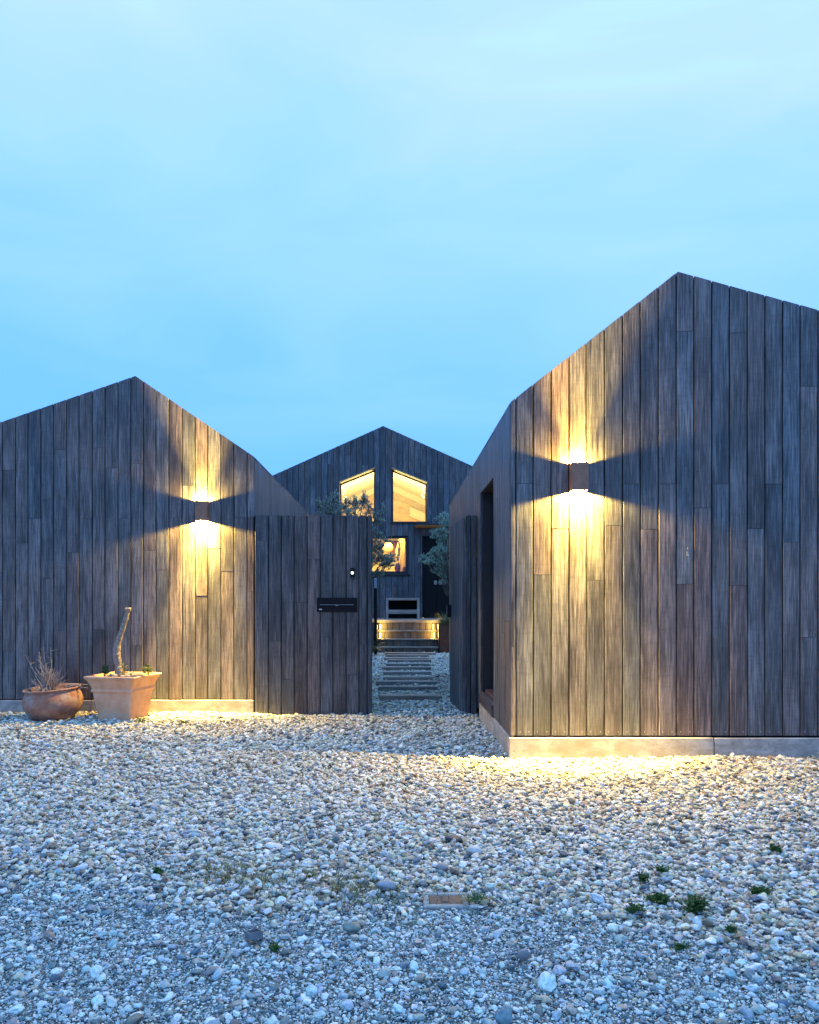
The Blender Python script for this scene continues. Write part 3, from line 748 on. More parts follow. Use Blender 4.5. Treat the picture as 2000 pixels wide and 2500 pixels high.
# grey timber bench-table on the deck
(bx0, bz1), (bx1, bz0) = px(942.4, 1460, 20.2), px(1024.7, 1511, 20.2)
tb = empty('garden_bench', ((bx0 + bx1) / 2, 20.4, DZ), 'weathered grey timber frame bench with dark inside on the deck', 'bench')
tw = .065
for xx in (bx0, bx1 - tw):
    for yy in (20.2, 20.55): MB().box(xx, xx + tw, yy, yy + .06, DZ, bz1 - tw, .004).build('leg', M['grey_wood'], tb)
MB().box(bx0, bx1, 20.19, 20.62, bz1 - tw + .001, bz1, .005).build('seat', M['grey_wood'], tb)
MB().box(bx0 + tw, bx1 - tw, 20.205, 20.235, DZ + .135, DZ + .245, .004).build('rail', M['grey_wood'], tb)
MB().box(bx0 + tw, bx1 - tw, 20.56, 20.59, DZ + .01, bz1 - tw, .002).build('back_panel', M['black'], tb)
MB().box(bx0 + .01, bx0 + .03, 20.262, 20.548, DZ + .01, bz1 - tw).box(bx1 - .03, bx1 - .01, 20.262, 20.548, DZ + .01, bz1 - tw).build('side_panel', M['black'], tb)

# rusty planter with grass
pz = CH + (CY - 1526) * 18.6 / F; px0, px1 = (1070.5 - CX) * 18.6 / F + .05, 1.72
pl_ = empty('steel_planter', ((px0 + px1) / 2, 18.9, 0), 'rusty steel planter box beside the deck steps', 'planter')
MB().ring([(px0, -.05), (px1, -.05), (px1, pz), (px0, pz)], [(px0 + .3, .2), (px1 - .3, .2), (px1 - .3, .3), (px0 + .3, .3)], 18.60, 18.61)
bxm = MB().box(px0, px1, 18.60, 18.61, -.05, pz).box(px0, px1, 19.19, 19.2, -.05, pz).box(px0, px0 + .01, 18.611, 19.189, -.05, pz).box(px1 - .01, px1, 18.611, 19.189, -.05, pz)
bxm.build('box', M['corten'], pl_)
MB().box(px0 + .011, px1 - .011, 18.612, 19.188, pz - .2, pz - .04).build('soil', M['soil'], pl_)
gr = MB()
for i in range(520):
    a = random.uniform(0, 2 * math.pi); p = (random.uniform(px0 + .06, px1 - .08), random.uniform(18.66, 19.1), pz - .05)
    gr.blade(p, (math.cos(a) * .7, math.sin(a) * .7, 0), random.uniform(.5, 1.8), .0055, random.uniform(.25, .62), 5, random.uniform(.5, 1.8))
tag(gr.build('planter_grass', M['sedge']), 'arching green grass growing out of the rusty planter', 'grass plant')

# black garden post
xp = (917 - CX) * 18.0 / F; gp = empty('garden_post', (xp, 18.0, 0), 'slim black post with a pale metal top left of the steps', 'post')
MB().box(xp - .036, xp + .036, 17.965, 18.035, -.1, CH + (CY - 1436) * 18 / F, .004).build('pole', M['black'], gp)
MB().box(xp - .026, xp + .026, 17.975, 18.025, CH + (CY - 1436) * 18 / F + .001, CH + (CY - 1412) * 18 / F, .004).build('cap', M['metal'], gp)

# strap leaved plant
sp = MB(); sx_ = -.60
for i in range(46):
    a = random.uniform(0, 2 * math.pi)
    sp.blade((sx_ + random.gauss(0, .05), 17.75 + random.gauss(0, .05), -.02), (math.cos(a), math.sin(a) * .8, 0), random.uniform(.8, 2.6), random.uniform(.012, .024), random.uniform(.4, .8), 6, random.uniform(.6, 1.8))
tag(sp.build('strap_plant', M['strap']), 'clump of long strap leaves at the foot of the black post', 'plant')

# sleepers of the path
SLP = [(300, 985, 2085), (285, 940, 1975), (258, 935, 1915), (335, 885, 1860), (340, 870, 1800), (330, 870, 1745), (370, 855, 1705), (390, 870, 1660), (350, 850, 1635), (365, 840, 1605), (360, 920, 1580)]
slabs = ['nearest sleeper at the gate opening', 'second sleeper of the path from the gate', 'third sleeper from the gate, the longest to the left', 'fourth sleeper of the path from the gate',
         'fifth sleeper of the path from the gate', 'sixth sleeper, in the middle of the path', 'fifth sleeper of the path from the steps', 'fourth sleeper of the path from the steps',
         'third sleeper of the path from the steps', 'second sleeper of the path from the steps', 'farthest sleeper, right in front of the steps']
SL_RECT = []
for (xa, xb, yb), lab in zip(SLP, slabs):
    yy = yb / 4.493 + 1250; Zs = F * (CH - .0) / (yy - CY); Zs = F * (CH - float(gz(0, Zs))) / (yy - CY)
    x0, x1 = (xa / 4.493 + 860 - CX) * Zs / F, (xb / 4.493 + 860 - CX) * Zs / F; g = float(gz((x0 + x1) / 2, Zs))
    SL_RECT.append((x0, x1, Zs, Zs + .19)); tw_ = random.uniform(-.004, .004)
    o = MB().box(x0, x1, Zs, Zs + .19, g - .1, g + .074, .008).build('railway_sleeper', M['sleeper'])
    o.rotation_euler = (random.uniform(-.01, .01), tw_, random.uniform(-.015, .015))
    tag(o, 'weathered timber sleeper set in gravel, ' + lab, 'sleeper', 'timber sleepers of the garden path')

# ------------------------------------------------------------------ fence panel and gate
ZF = 8.70
fence = empty('timber_fence', (-.91, ZF, -.03), 'dark timber fence panel with the letterbox and doorbell', 'fence', 'timber panels beside the gateway')
fs = [(s / 2.875 + 600 - CX) * ZF / F for s in (63, 160, 250, 340, 432, 523, 612, 705, 795, 853, 887)]
def zf(y): return CH + (CY - (y / 2.875 + 1000)) * ZF / F
jf = {0: [920], 1: [1627], 2: [1893], 3: [1353], 4: [1047], 5: [1600], 6: [], 7: [1862], 8: [1650], 9: [970]}
FT = CH + (CY - 1258) * ZF / F; FB = -.06
clad(fence, (0, ZF, 0), 0, fs, lambda u: FB, lambda u: FT, (), (), {a: [zf(y) for y in b_] for a, b_ in jf.items()}, M['wood_fence'])
MB().box(fs[0] - .02, fs[-1] - .03, ZF + .027, ZF + .085, FB, FT - .01).build('frame', M['backing'], fence)
for a, b_ in zip(fs[:-1], fs[1:]):
    pass
MB().box(fs[-1] - .028, fs[-1] - .002, ZF + .026, ZF + .11, FB, FT - .002, .003).build('plank', M['wood'], fence)
# letterbox
(mx0, mz1), (mx1, mz0) = px(773.5, 1459.6, ZF - .02), px(871.6, 1494, ZF - .02)
mbx = empty('letterbox', ((mx0 + mx1) / 2, ZF, mz0), 'black letterbox plate with a thin slot set in the timber fence', 'letterbox')
zs = px(0, 1475.8, ZF - .02)[1]
MB().box(mx0, mx1, ZF - .016, ZF - .003, mz0, mz1, .003).build('plate', M['black'], mbx)
MB().box(mx0 + .036, mx1 - .036, ZF - .0205, ZF - .0165, zs - .001, zs + .052, .002).build('flap', M['black'], mbx)
MB().box(mx0 + .036, mx1 - .038, ZF - .023, ZF - .021, zs - .0045, zs - .0015).build('slot_edge', M['metal'], mbx)
lg = MB(); lc = (mx0 + mx1) / 2
for i in range(5): lg.box(lc - .016 + i * .0065, lc - .0115 + i * .0065, ZF - .0185, ZF - .0165, zs - .017, zs - .010)
lg.build('emblem', M['metal'], mbx)
MB().box(mx0 + .026, mx0 + .060, ZF - .0185, ZF - .0165, mz0 + .022, mz0 + .036).build('name_label', M['pale'], mbx)
# doorbell
(dx0_, dz1_), (dx1_, dz0_) = px(855.6, 1387, ZF - .02), px(865.8, 1412.7, ZF - .02)
db = empty('doorbell', ((dx0_ + dx1_) / 2, ZF, dz0_), 'black doorbell with a glowing ring on the timber fence', 'doorbell')
MB().box(dx0_, dx1_, ZF - .024, ZF - .003, dz0_, dz1_, .004).build('body', M['black'], db)
rcx, rcz = px(860.4, 1398.6, ZF - .02); R1, R0 = .0165, .0085
cir = lambda r: [(rcx + r * math.cos(a), rcz + r * math.sin(a)) for a in np.linspace(0, 2 * math.pi, 24, endpoint=False)]
MB().ring(cir(R1), cir(R0), ZF - .0275, ZF - .0245).build('lit_ring', M['ring'], db)
MB().box(rcx - .008, rcx + .008, ZF - .0265, ZF - .0245, dz0_ + .008, dz0_ + .011).build('trim', M['metal'], db)
# stub of fence at the right house
stub = empty('timber_fence', (.90, ZF, -.05), 'narrow dark timber panel between the open gate and the tall side door', 'fence', 'timber panels beside the gateway')
clad(stub, (0, ZF, 0), 0, [(1140 - CX) * ZF / F, (1150 - CX) * ZF / F, XR - .007], lambda u: -.08, lambda u: FT, (), (), {0: [], 1: [zf(1100)]}, M['wood_fence'])
MB().box((1140 - CX) * ZF / F + .002, XR - .01, ZF + .026, ZF + .11, -.08, FT - .004).build('post', M['backing'], stub)
# open gate leaf
ga = Vector((.800, 8.775)); gb = Vector((.735, 9.80)); gd = (gb - ga); GLn = gd.length; rot = math.atan2(gd.y, gd.x) + math.pi
gate = empty('timber_gate', ((ga.x + gb.x) / 2, (ga.y + gb.y) / 2, -.03), 'dark timber gate leaf standing open at the right of the path', 'gate')
gs = list(np.linspace(0, GLn, 8))
clad(gate, (gb.x, gb.y, 0), math.atan2(-gd.y, -gd.x), gs, lambda u: -.03, lambda u: FT - .03, (), (), None, M['wood'])
nrm = Vector((-gd.y, gd.x)).normalized()
if nrm.x < 0: nrm = -nrm
def gpt(s_, o_): p = ga + gd * (s_ / GLn) + nrm * o_; return p
def gate_box(name, s0_, s1_, o0, o1, z0, z1, mat):
    v = [(*gpt(s_, o_), z) for z in (z0, z1) for o_ in (o0, o1) for s_ in (s0_, s1_)]
    return MB().add(v, [(0, 2, 3, 1), (4, 5, 7, 6), (0, 1, 5, 4), (2, 6, 7, 3), (0, 4, 6, 2), (1, 3, 7, 5)]).build(name, mat, gate)
gate_box('frame', .002, GLn - .002, .026, .075, -.02, FT - .04, M['frame'])
gate_box('end_board', -.022, -.002, .0, .05, -.03, FT - .04, M['wood'])
gate_box('end_board', -.012, .0, .052, .07, -.03, FT - .06, M['frame'])
lb = gate_box('lock', GLn - .11, GLn - .03, -.045, -.001, 1.08, 1.24, M['black'])
kp = MB()
for i in range(5):
    p = gpt(GLn - .055, -.047); kp.box(p.x - .004, p.x + .004, p.y - .006, p.y + .006, 1.13 + i * .02, 1.138 + i * .02)
kp.build('keypad', M['pale'], lb)

# ------------------------------------------------------------------ wall lamps
def wall_lamp(x, z, Yw, label, wide_w, spot_w, down_k=1.0, flood_w=520):
    root = empty('wall_lamp', (x, Yw, z), label, 'wall lamp', 'up and down wall lamps on the timber gables')
    hw, hh, D, th = .068, .114, .100, .004
    y1 = Yw - .004; y0 = y1 - D
    b_ = MB().box(x - hw, x + hw, y0, y0 + th, z - hh, z + hh).box(x - hw, x - hw + th, y0 + th, y1 - .006, z - hh, z + hh).box(x + hw - th, x + hw, y0 + th, y1 - .006, z - hh, z + hh)
    b_.build('body', M['bronze'], root)
    MB().box(x - hw, x + hw, y1 - .006, y1, z - hh, z + hh).build('back_plate', M['bronze'], root)
    MB().box(x - hw + th, x + hw - th, y0 + th, y1 - .006, z - .062, z + .062).build('core', M['black'], root)
    for sgn in (1, -1):
        e = .018
        yl = y1 - .074; yw = y1 - .046; zl_ = z + sgn * (hh - e)
        MB().lathe([(.020, z + sgn * .0625), (.020, z + sgn * .070)] if sgn > 0 else [(.020, z - .070), (.020, z - .0625)], 20, (x, yl, 0)).build('lens', M['bulb'], root)
        l = bpy.data.lights.new('wide_light', 'POINT'); l.energy = wide_w * (1 if sgn > 0 else 2.9); l.color = LAMP; l.shadow_soft_size = .006
        link(bpy.data.objects.new('wide_light', l), root, (x, yw, zl_))
        l = bpy.data.lights.new('beam_light', 'SPOT'); l.energy = spot_w * (1 if sgn > 0 else down_k); l.color = LAMP; l.shadow_soft_size = .006
        l.spot_size = math.radians(64); l.spot_blend = 1.0
        l.use_nodes = True; lt = l.node_tree; em = [n_ for n_ in lt.nodes if n_.type == 'EMISSION'][0]
        lf = lt.nodes.new('ShaderNodeLightFalloff'); lf.inputs['Strength'].default_value = 1.0; lt.links.new(lf.outputs['Constant'], em.inputs['Strength'])
        o = bpy.data.objects.new('beam_light', l); link(o, root, (x, yl, zl_))
        if sgn < 0:
            l2 = bpy.data.lights.new('flood_light', 'SPOT'); l2.energy = flood_w; l2.color = LAMP; l2.shadow_soft_size = .006
            l2.spot_size = math.radians(98); l2.spot_blend = 1.0
            link(bpy.data.objects.new('flood_light', l2), root, (x, yw, zl_))
        o.rotation_euler = ((math.pi - TILT) if sgn > 0 else TILT, 0, 0)      # wall washer: leans a little towards the boards
LAMP = (1, .625, .115); TILT = math.radians(13)
wall_lamp((1416.5 - CX) * 6.16 / F, 2.306, ZR - .004, 'brown box wall lamp on the tall nearest house, lit up and down', 110, 2000, .85)
wall_lamp((491 - CX) * 8.69 / F, 2.324, ZL - .004, 'brown box wall lamp on the low house above the pots, lit up and down', 110, 2000, .85)

# ------------------------------------------------------------------ pots
# square terracotta pot
c0 = Vector((-2.96, 8.32)); th = math.radians(-12)
def sq(half, z, n=6, rad=.02):
    P = []
    for (sx__, sy__) in ((1, 1), (-1, 1), (-1, -1), (1, -1)):
        for a in np.linspace(0, math.pi / 2, n):
            base = {(1, 1): 0, (-1, 1): math.pi / 2, (-1, -1): math.pi, (1, -1): 1.5 * math.pi}[(sx__, sy__)]
            u = sx__ * (half - rad) + rad * math.cos(base + a); w = sy__ * (half - rad) + rad * math.sin(base + a)
            P.append((c0.x + u * math.cos(th) - w * math.sin(th), c0.y + u * math.sin(th) + w * math.cos(th), z))
    return P
pot = empty('square_pot', (c0.x, c0.y, -.01), 'large square terracotta pot holding a bare cut trunk', 'pot', 'terracotta pots by the low house')
prof = [(.190, -.02), (.196, .05), (.215, .18), (.232, .305), (.244, .312), (.248, .325), (.244, .338), (.238, .345), (.247, .37), (.272, .43), (.297, .462), (.300, .475), (.296, .484), (.276, .484), (.268, .47), (.235, .40)]
v = []; f = []; nn = 24
for h_, z in prof: v += sq(h_, z)
for i in range(len(prof) - 1):
    for j in range(nn): f.append((i * nn + j, i * nn + (j + 1) % nn, (i + 1) * nn + (j + 1) % nn, (i + 1) * nn + j))
pb = MB().add(v, f).build('body', M['terracotta'], pot)
bv = pb.modifiers.new('round', 'BEVEL'); bv.width = .004; bv.segments = 2; bv.limit_method = 'ANGLE'; bv.angle_limit = math.radians(25)
sv = sq(.262, .452); MB().add(sv + [(c0.x, c0.y, .475)], [(i, (i + 1) % nn, nn) for i in range(nn)]).build('soil', M['soil'], pot)
tp = [(292, 1650), (290, 1632), (287, 1612), (285, 1592), (287, 1572), (294, 1551), (302, 1527), (308, 1508), (312, 1493)]
pts = []; rads = []
for i, (a, b_) in enumerate(tp):
    x_, z_ = px(a, b_, 8.32); pts.append((x_, 8.32, z_)); rads.append((.047, .041, .038, .039, .036, .031, .028, .025, .024)[i])
fine = []; fr2 = []
for i in range(len(pts) - 1):
    for s_ in np.linspace(0, 1, 5, endpoint=False):
        fine.append(Vector(pts[i]).lerp(Vector(pts[i + 1]), s_)); fr2.append((rads[i] * (1 - s_) + rads[i + 1] * s_) * random.uniform(.9, 1.12))
st_ = MB().tube(fine, fr2, 12)
top = fine[-1]
for i in range(5):
    a = random.uniform(0, 6.28); st_.tube([top, top + Vector((math.cos(a) * .03, math.sin(a) * .02, .03)), top + Vector((math.cos(a) * .04, math.sin(a) * .025, .055))], [.018, .016, .013], 7)
so = st_.build('cut_trunk', M['stump'], None, True); tag(so, 'bare curved cut trunk standing in the square pot', 'trunk')
def sprig(name, base, n, h, spread, mat, label, lw=.012, ll=.05):
    m_ = MB()
    for i in range(n):
        a = random.uniform(0, 6.28); tip = Vector(base) + Vector((math.cos(a) * spread * random.random(), math.sin(a) * spread * .6 * random.random(), h * random.uniform(.5, 1)))
        m_.tube([base, Vector(base).lerp(tip, .5) + Vector((0, 0, h * .1)), tip], [.004, .003, .002], 4)
        for j in range(7):
            m_.leaf(Vector(base).lerp(tip, random.uniform(.35, 1.)), (random.gauss(0, 1), random.gauss(0, 1), .5 + random.gauss(0, .5)), lw, ll, .1)
    return tag(m_.build(name, mat), label, 'plant')
bx_, _ = px(255, 1640, 8.25); sprig('seedling', (bx_, 8.25, .46), 5, .12, .05, M['weed'], 'small green seedling at the left rim of the square pot')
bx_, _ = px(322, 1645, 8.2); m_ = MB()
for i in range(3):
    tip = Vector((bx_ + .11 + .03 * i, 8.18, .52 + .045 * (i == 1) + .02)); m_.tube([(bx_ - .05, 8.2, .47), (bx_ + .03, 8.19, .53), tip], [.005, .004, .003], 5)
    for j in range(7): m_.leaf(tip, (1 + random.gauss(0, .5), random.gauss(0, .6), random.gauss(-.1, .5)), .016, .075, .1)
tag(m_.build('leafy_sprig', M['sprig']), 'yellow green leafy sprig leaning over the right of the square pot', 'plant')
bx_, _ = px(308, 1640, 8.35); sprig('shoot', (bx_, 8.3, .46), 3, .13, .06, M['sprig'], 'pale thin shoot at the foot of the cut trunk', .007, .05)
deb = MB()
for i in range(70):
    xx, yy = c0.x + random.uniform(-.2, .24), c0.y + random.uniform(-.2, .2); s_ = random.uniform(.008, .028)
    if i % 2: xx = c0.x + random.uniform(.02, .24); yy = c0.y + random.uniform(-.22, -.02)
    deb.lathe([(s_ * .5, .455), (s_, .455 + s_ * .6), (s_ * .8, .455 + s_ * 1.3), (s_ * .3, .455 + s_ * 1.7)], 6, (xx, yy, 0), None, .3)
tag(deb.build('bark_litter', M['twig'], kind='stuff'), 'brown bark litter on the soil of the square pot', 'litter')

# round mottled pot
pc = Vector((-3.765, 8.42, -.015)); tilt = Matrix.Rotation(math.radians(-3.5), 3, 'Y') @ Matrix.Rotation(math.radians(2.0), 3, 'X')
rp = empty('round_pot', pc, 'low round weathered pot full of dead twigs', 'pot', 'terracotta pots by the low house')
prof = [(.19, .0), (.225, .025), (.275, .085), (.305, .15), (.313, .20), (.300, .26), (.283, .295), (.279, .31), (.286, .322), (.300, .330), (.302, .340), (.294, .347), (.272, .342), (.262, .32), (.255, .28)]
MB().lathe(prof, 48, pc, tilt, .012).build('body', M['old_terracotta'], rp, True)
MB().lathe([(.258, .27), (.2, .285), (.05, .30)], 24, pc, tilt).build('soil', M['soil'], rp, True)
dt = MB(); bx = px(118, 1675, 8.42)[0]
targets = [(72, 1597), (90, 1592), (100, 1602), (112, 1577), (128, 1580), (84, 1625), (150, 1627), (155, 1652), (75, 1660), (140, 1640), (105, 1620), (122, 1610), (95, 1645), (160, 1662), (88, 1610)]
for i in range(95):
    if i < len(targets): a, b_ = targets[i]
    else: a, b_ = random.gauss(118, 20), random.uniform(1625, 1668)
    x1, z1 = px(a, b_, 8.42); bx0_ = bx + random.gauss(0, .055); y1 = 8.42 + random.gauss(0, .07)
    p0 = Vector((bx0_, 8.42 + random.gauss(0, .05), .27)); p1 = Vector((x1, y1, z1)); mid_ = p0.lerp(p1, .5) + Vector((random.gauss(0, .012), random.gauss(0, .012), random.gauss(.01, .01)))
    r0 = .0068 if i < len(targets) else .005
    dt.tube([p0, mid_, p1], [r0, r0 * .8, r0 * .45], 4)
    if i < len(targets):
        for s_ in range(3):
            pa = mid_.lerp(p1, random.random()); dt.tube([pa, pa + Vector((random.gauss(0, .035), random.gauss(0, .02), random.uniform(.01, .05)))], [.003, .0015], 4)
tag(dt.build('dead_twigs', M['twig']), 'bunch of dead dry twigs sticking out of the round pot', 'dead plant')
dt = MB(); bx = px(185, 1668, 8.45)[0]
for i in range(14):
    p0 = Vector((bx + random.gauss(0, .03), 8.4, .30)); dt.tube([p0, p0 + Vector((random.gauss(0, .05), 0, .06)), p0 + Vector((random.gauss(0, .08), -.02, random.uniform(.02, .08)))], .003, 4)
tag(dt.build('dead_stalks', M['twig']), 'short curled dead stalks at the right rim of the round pot', 'dead plant')

# ------------------------------------------------------------------ trees in the courtyard
def limb(m_, p0, p1, r0, r1, n=5, wob=.05):
    P = [Vector(p0).lerp(Vector(p1), s_) + Vector((random.gauss(0, wob), random.gauss(0, wob), 0)) * (0 < s_ < 1) for s_ in np.linspace(0, 1, n)]
    m_.tube(P, list(np.linspace(r0, r1, n)), 6); return P
def tree(label, name, Z, trunk_px, clumps, mat, leaf_w, leaf_l, per, upness, base_z=0., lean=1.):
    tx = (trunk_px - CX) * Z / F
    root = empty(name, (tx, Z, base_z), label, 'tree')
    tk = MB(); cm = MB(); top = None
    zs = [px(c_[0], c_[1], Z)[1] for c_ in clumps]
    fork = Vector((tx, Z, base_z + (min(zs) - base_z) * .75))
    limb(tk, (tx, Z, base_z - .1), fork, .055, .04)
    for (cx_, cy_, rx_, ry_, dens) in clumps:
        x_, z_ = px(cx_, cy_, Z); rx, rz_ = rx_ * Z / F, ry_ * Z / F; cy0 = Z + random.uniform(-.3, .3)
        c_ = Vector((x_, cy0, z_)); P = limb(tk, fork, c_, .022, .008)
        for j in range(int(per * dens / 9)):
            d_ = Vector((random.gauss(0, 1), random.gauss(0, 1), random.gauss(0, 1))); d_.normalize(); rr_ = random.random() ** .45
            tip = c_ + Vector((d_.x * rx, d_.y * rx * .8, d_.z * rz_)) * rr_
            st = c_.lerp(tip, .35) + Vector((0, 0, -rz_ * .25)); tk.tube([st, st.lerp(tip, .6), tip], [.005, .004, .002], 3)
            out_ = (tip - st).normalized()
            for q_ in range(9):
                s_ = random.uniform(.35, 1.05); p = st.lerp(tip, s_)
                dd_ = (out_ * .7 + Vector((random.gauss(0, .6), random.gauss(0, .6), random.gauss(upness, .6))))
                cm.leaf(p, dd_, leaf_w * random.uniform(.7, 1.2), leaf_l * random.uniform(.7, 1.2), .08)
    tk.build('trunk', M['bark'], root, True)
    cm.build('crown', mat, root, kind='stuff')
    return root
tree('loose olive tree behind the fence panel, leaves dark against the lit windows', 'olive_tree', 15.0, 860,
     [(775, 1232, 16, 26, .55), (800, 1236, 20, 24, .8), (815, 1218, 16, 26, .6), (842, 1232, 18, 26, .8), (866, 1222, 18, 22, .7), (890, 1222, 14, 24, .7), (900, 1240, 14, 20, .5), (868, 1256, 30, 20, .7), (822, 1252, 30, 16, .7), (920, 1268, 22, 28, .55),
      (935, 1250, 12, 28, .25), (918, 1300, 22, 22, .4), (920, 1335, 22, 24, 1.1), (928, 1362, 24, 24, 1.2), (945, 1380, 22, 14, .8), (955, 1365, 18, 16, .5), (905, 1355, 18, 30, 1.), (922, 1400, 22, 9, .6), (945, 1318, 24, 12, .35), (880, 1300, 30, 40, .8)],
     M['olive'], .009, .062, 420, .45)
tree('feathery blue green tree in front of the black door', 'feathery_tree', 16.0, 1112,
     [(1088, 1258, 20, 18, .8), (1075, 1268, 14, 14, .4), (1095, 1285, 20, 22, 1.), (1078, 1298, 20, 16, .8), (1062, 1302, 14, 12, .5), (1086, 1318, 22, 16, 1.), (1098, 1340, 22, 22, 1.2), (1076, 1345, 20, 16, .8), (1058, 1352, 16, 14, .7), (1038, 1362, 16, 12, .6), (1048, 1372, 14, 8, .5),
      (1075, 1370, 22, 18, 1.), (1092, 1382, 22, 18, 1.), (1070, 1392, 16, 14, .6), (1090, 1408, 18, 16, .55), (1082, 1420, 12, 12, .25)],
     M['feather'], .0065, .058, 400, .25)

# ------------------------------------------------------------------ small things in the gravel
SKIP = []                                                    # gravel keeps clear of these
def at(x, y, h=0.):
    Z = F * CH / (y - CY)
    for _ in range(4): Z = F * (CH - float(gz((x - CX) * Z / F, Z)) - h) / (y - CY)
    return (x - CX) * Z / F, Z, float(gz((x - CX) * Z / F, Z))
# water meter cover in its concrete collar
ux, uy, ug = at(1088, 2203); cv_ = empty('utility_cover', (ux, uy, ug), 'red brown iron cover in a small concrete collar in the gravel', 'utility cover')
hw_, hd_ = .098, .082
o = MB(); zt_ = ug + .014
for (a, b_, c_, d_) in ((-hw_, hw_, -hd_, -.05), (-hw_, hw_, .05, hd_), (-hw_, -.072, -.05, .05), (.072, hw_, -.05, .05)):
    o.box(ux + a, ux + b_, uy + c_, uy + d_, ug - .04, zt_, .004)
o.build('collar', M['old_concrete'], cv_)
lid = MB().box(ux - .071, ux + .071, uy - .049, uy + .049, zt_ - .02, zt_ - .002, .002).build('lid', M['cover'], cv_)
MB().box(ux - .016, ux + .012, uy - .03, uy + .03, zt_ - .0015, zt_ + .001, .001).box(ux + .015, ux + .017, uy - .045, uy + .045, zt_ - .0015, zt_ + .0005).box(ux - .021, ux - .019, uy - .045, uy + .045, zt_ - .0015, zt_ + .0005).build('lifting_plate', M['cover'], lid)
SKIP.append((ux, uy, .10, .085))
# hollow dark block
hx, hy, hg = at(620, 2302); R2 = Matrix.Rotation(math.radians(28), 3, 'Z') @ Matrix.Rotation(math.radians(-14), 3, 'X')
hb = MB()
for (a, b_, c_, d_, e_, f__) in ((-.026, .026, -.034, -.030, 0, .026), (-.026, .026, .030, .034, 0, .026), (-.026, -.022, -.0299, .0299, 0, .026), (.022, .026, -.0299, .0299, 0, .026), (-.0219, .0219, -.0299, .0299, 0, .004)):
    hb.box(a, b_, c_, d_, e_, f__)
hb.v = [tuple(R2 @ Vector(p) + Vector((hx, hy, hg + .018))) for p in hb.v]
tag(hb.build('plastic_tray', M['slate']), 'small dark hollow tray lying tilted in the gravel', 'tray'); SKIP.append((hx, hy, .03, .03))
# single conspicuous stones
def stone(x, y, wpx, hpx, col, label, rot=0., flat=.6):
    sx__, sy__, sg = at(x, y); r_ = wpx / 2 * sy__ / F; hh_ = hpx * sy__ / F * .62
    import bmesh as bm_
    b2 = bm_.new(); bm_.ops.create_icosphere(b2, subdivisions=3, radius=1)
    for v_ in b2.verts:
        n_ = mnoise.noise(v_.co * 1.3 + Vector((x, y, 0))); v_.co *= 1 + .22 * n_
        v_.co = Vector((v_.co.x * r_, v_.co.y * r_ * .75, v_.co.z * hh_ * .6))
    me_ = bpy.data.meshes.new('stone'); b2.to_mesh(me_); b2.free()
    me_.polygons.foreach_set('use_smooth', [True] * len(me_.polygons)); me_.materials.append(plain_mat('stone_' + label.split()[0], col, .65, nscale=30, var=.3))
    o_ = bpy.data.objects.new('stone', me_); link(o_, None, (sx__, sy__, sg + hh_ * .45 + .016)); o_.rotation_euler = (.1, .15, rot)
    tag(o_, label, 'stone', 'large stones lying in the gravel'); SKIP.append((sx__, sy__, r_ * .8, r_ * .6))
stone(1279, 2352, 32, 38, (.20, .20, .21), 'smooth grey egg shaped stone low in the gravel, right of centre', .3)
stone(858, 2282, 44, 30, (.16, .20, .18), 'dark greenish round stone half buried left of the utility cover', 0)
stone(1108, 2060, 42, 20, (.05, .055, .07), 'dark slate stone, flat and angular, in the pale gravel', .4)
stone(668, 2078, 42, 18, (.58, .57, .54), 'long flat white pebble left of centre in the pale gravel', .1)
stone(945, 2180, 46, 34, (.24, .27, .31), 'blue grey flat stone just left of the utility cover', .2)
stone(1158, 2092, 40, 30, (.46, .46, .45), 'pale grey oval stone above the utility cover', .5)
stone(1080, 2132, 36, 26, (.21, .21, .22), 'grey pointed stone behind the utility cover', .9)
# weeds
def tuft(x, y, wpx, hpx, label, n=60, mat='weed', leafy=True):
    tx, ty, tg = at(x, y); s_ = wpx / 2 * ty / F; hh = hpx * ty / F; m_ = MB()
    for i in range(n):
        a = random.uniform(0, 6.28); rr_ = s_ * random.random() ** .7; p = Vector((tx + rr_ * math.cos(a), ty + .6 * rr_ * math.sin(a), tg + .018))
        if leafy:
            tip = p + Vector((random.gauss(0, .3) * hh, random.gauss(0, .3) * hh, hh * random.uniform(.3, 1)))
            m_.tube([p, tip], [.0012, .0007], 3)
            for j in range(5): m_.leaf(p.lerp(tip, random.uniform(.3, 1)), (random.gauss(0, 1), random.gauss(0, 1), random.gauss(.3, .5)), .0045, .014, .1)
        else:
            m_.blade(p, (math.cos(a), math.sin(a), 0), random.uniform(.6, 2.2), .0014, hh * random.uniform(.6, 1.2), 4, random.uniform(.4, 1.4))
    return tag(m_.build('weed', M[mat]), label, 'weed', 'weeds growing in the gravel')
tuft(1160, 2212, 52, 36, 'grassy green tuft touching the right side of the utility cover', 110, leafy=False)
tuft(1697, 2238, 40, 44, 'tallest dark green weed, on the right of the gravel', 90)
tuft(1607, 2212, 50, 20, 'wide low weed right of the utility cover', 80)
tuft(1570, 2160, 18, 24, 'narrow upright weed just above the wide low weed', 40)
tuft(1613, 2142, 28, 18, 'small tufted weed, upper one of a close pair', 40)
tuft(1553, 2240, 34, 22, 'sloping weed left of the tallest dark green weed', 40)
tuft(1857, 2192, 46, 18, 'flat weed nearest the right edge of the gravel', 60)
tuft(1893, 2090, 28, 20, 'weed highest up in the pale gravel at far right', 40)
tuft(1785, 2288, 24, 14, 'tiny weed low in the gravel at the right', 24)
tuft(1660, 2330, 30, 14, 'sparse weed below the tallest dark green weed', 24)
tuft(342, 1768, 24, 14, 'small bright weed in front of the square pot', 40, 'sprig')
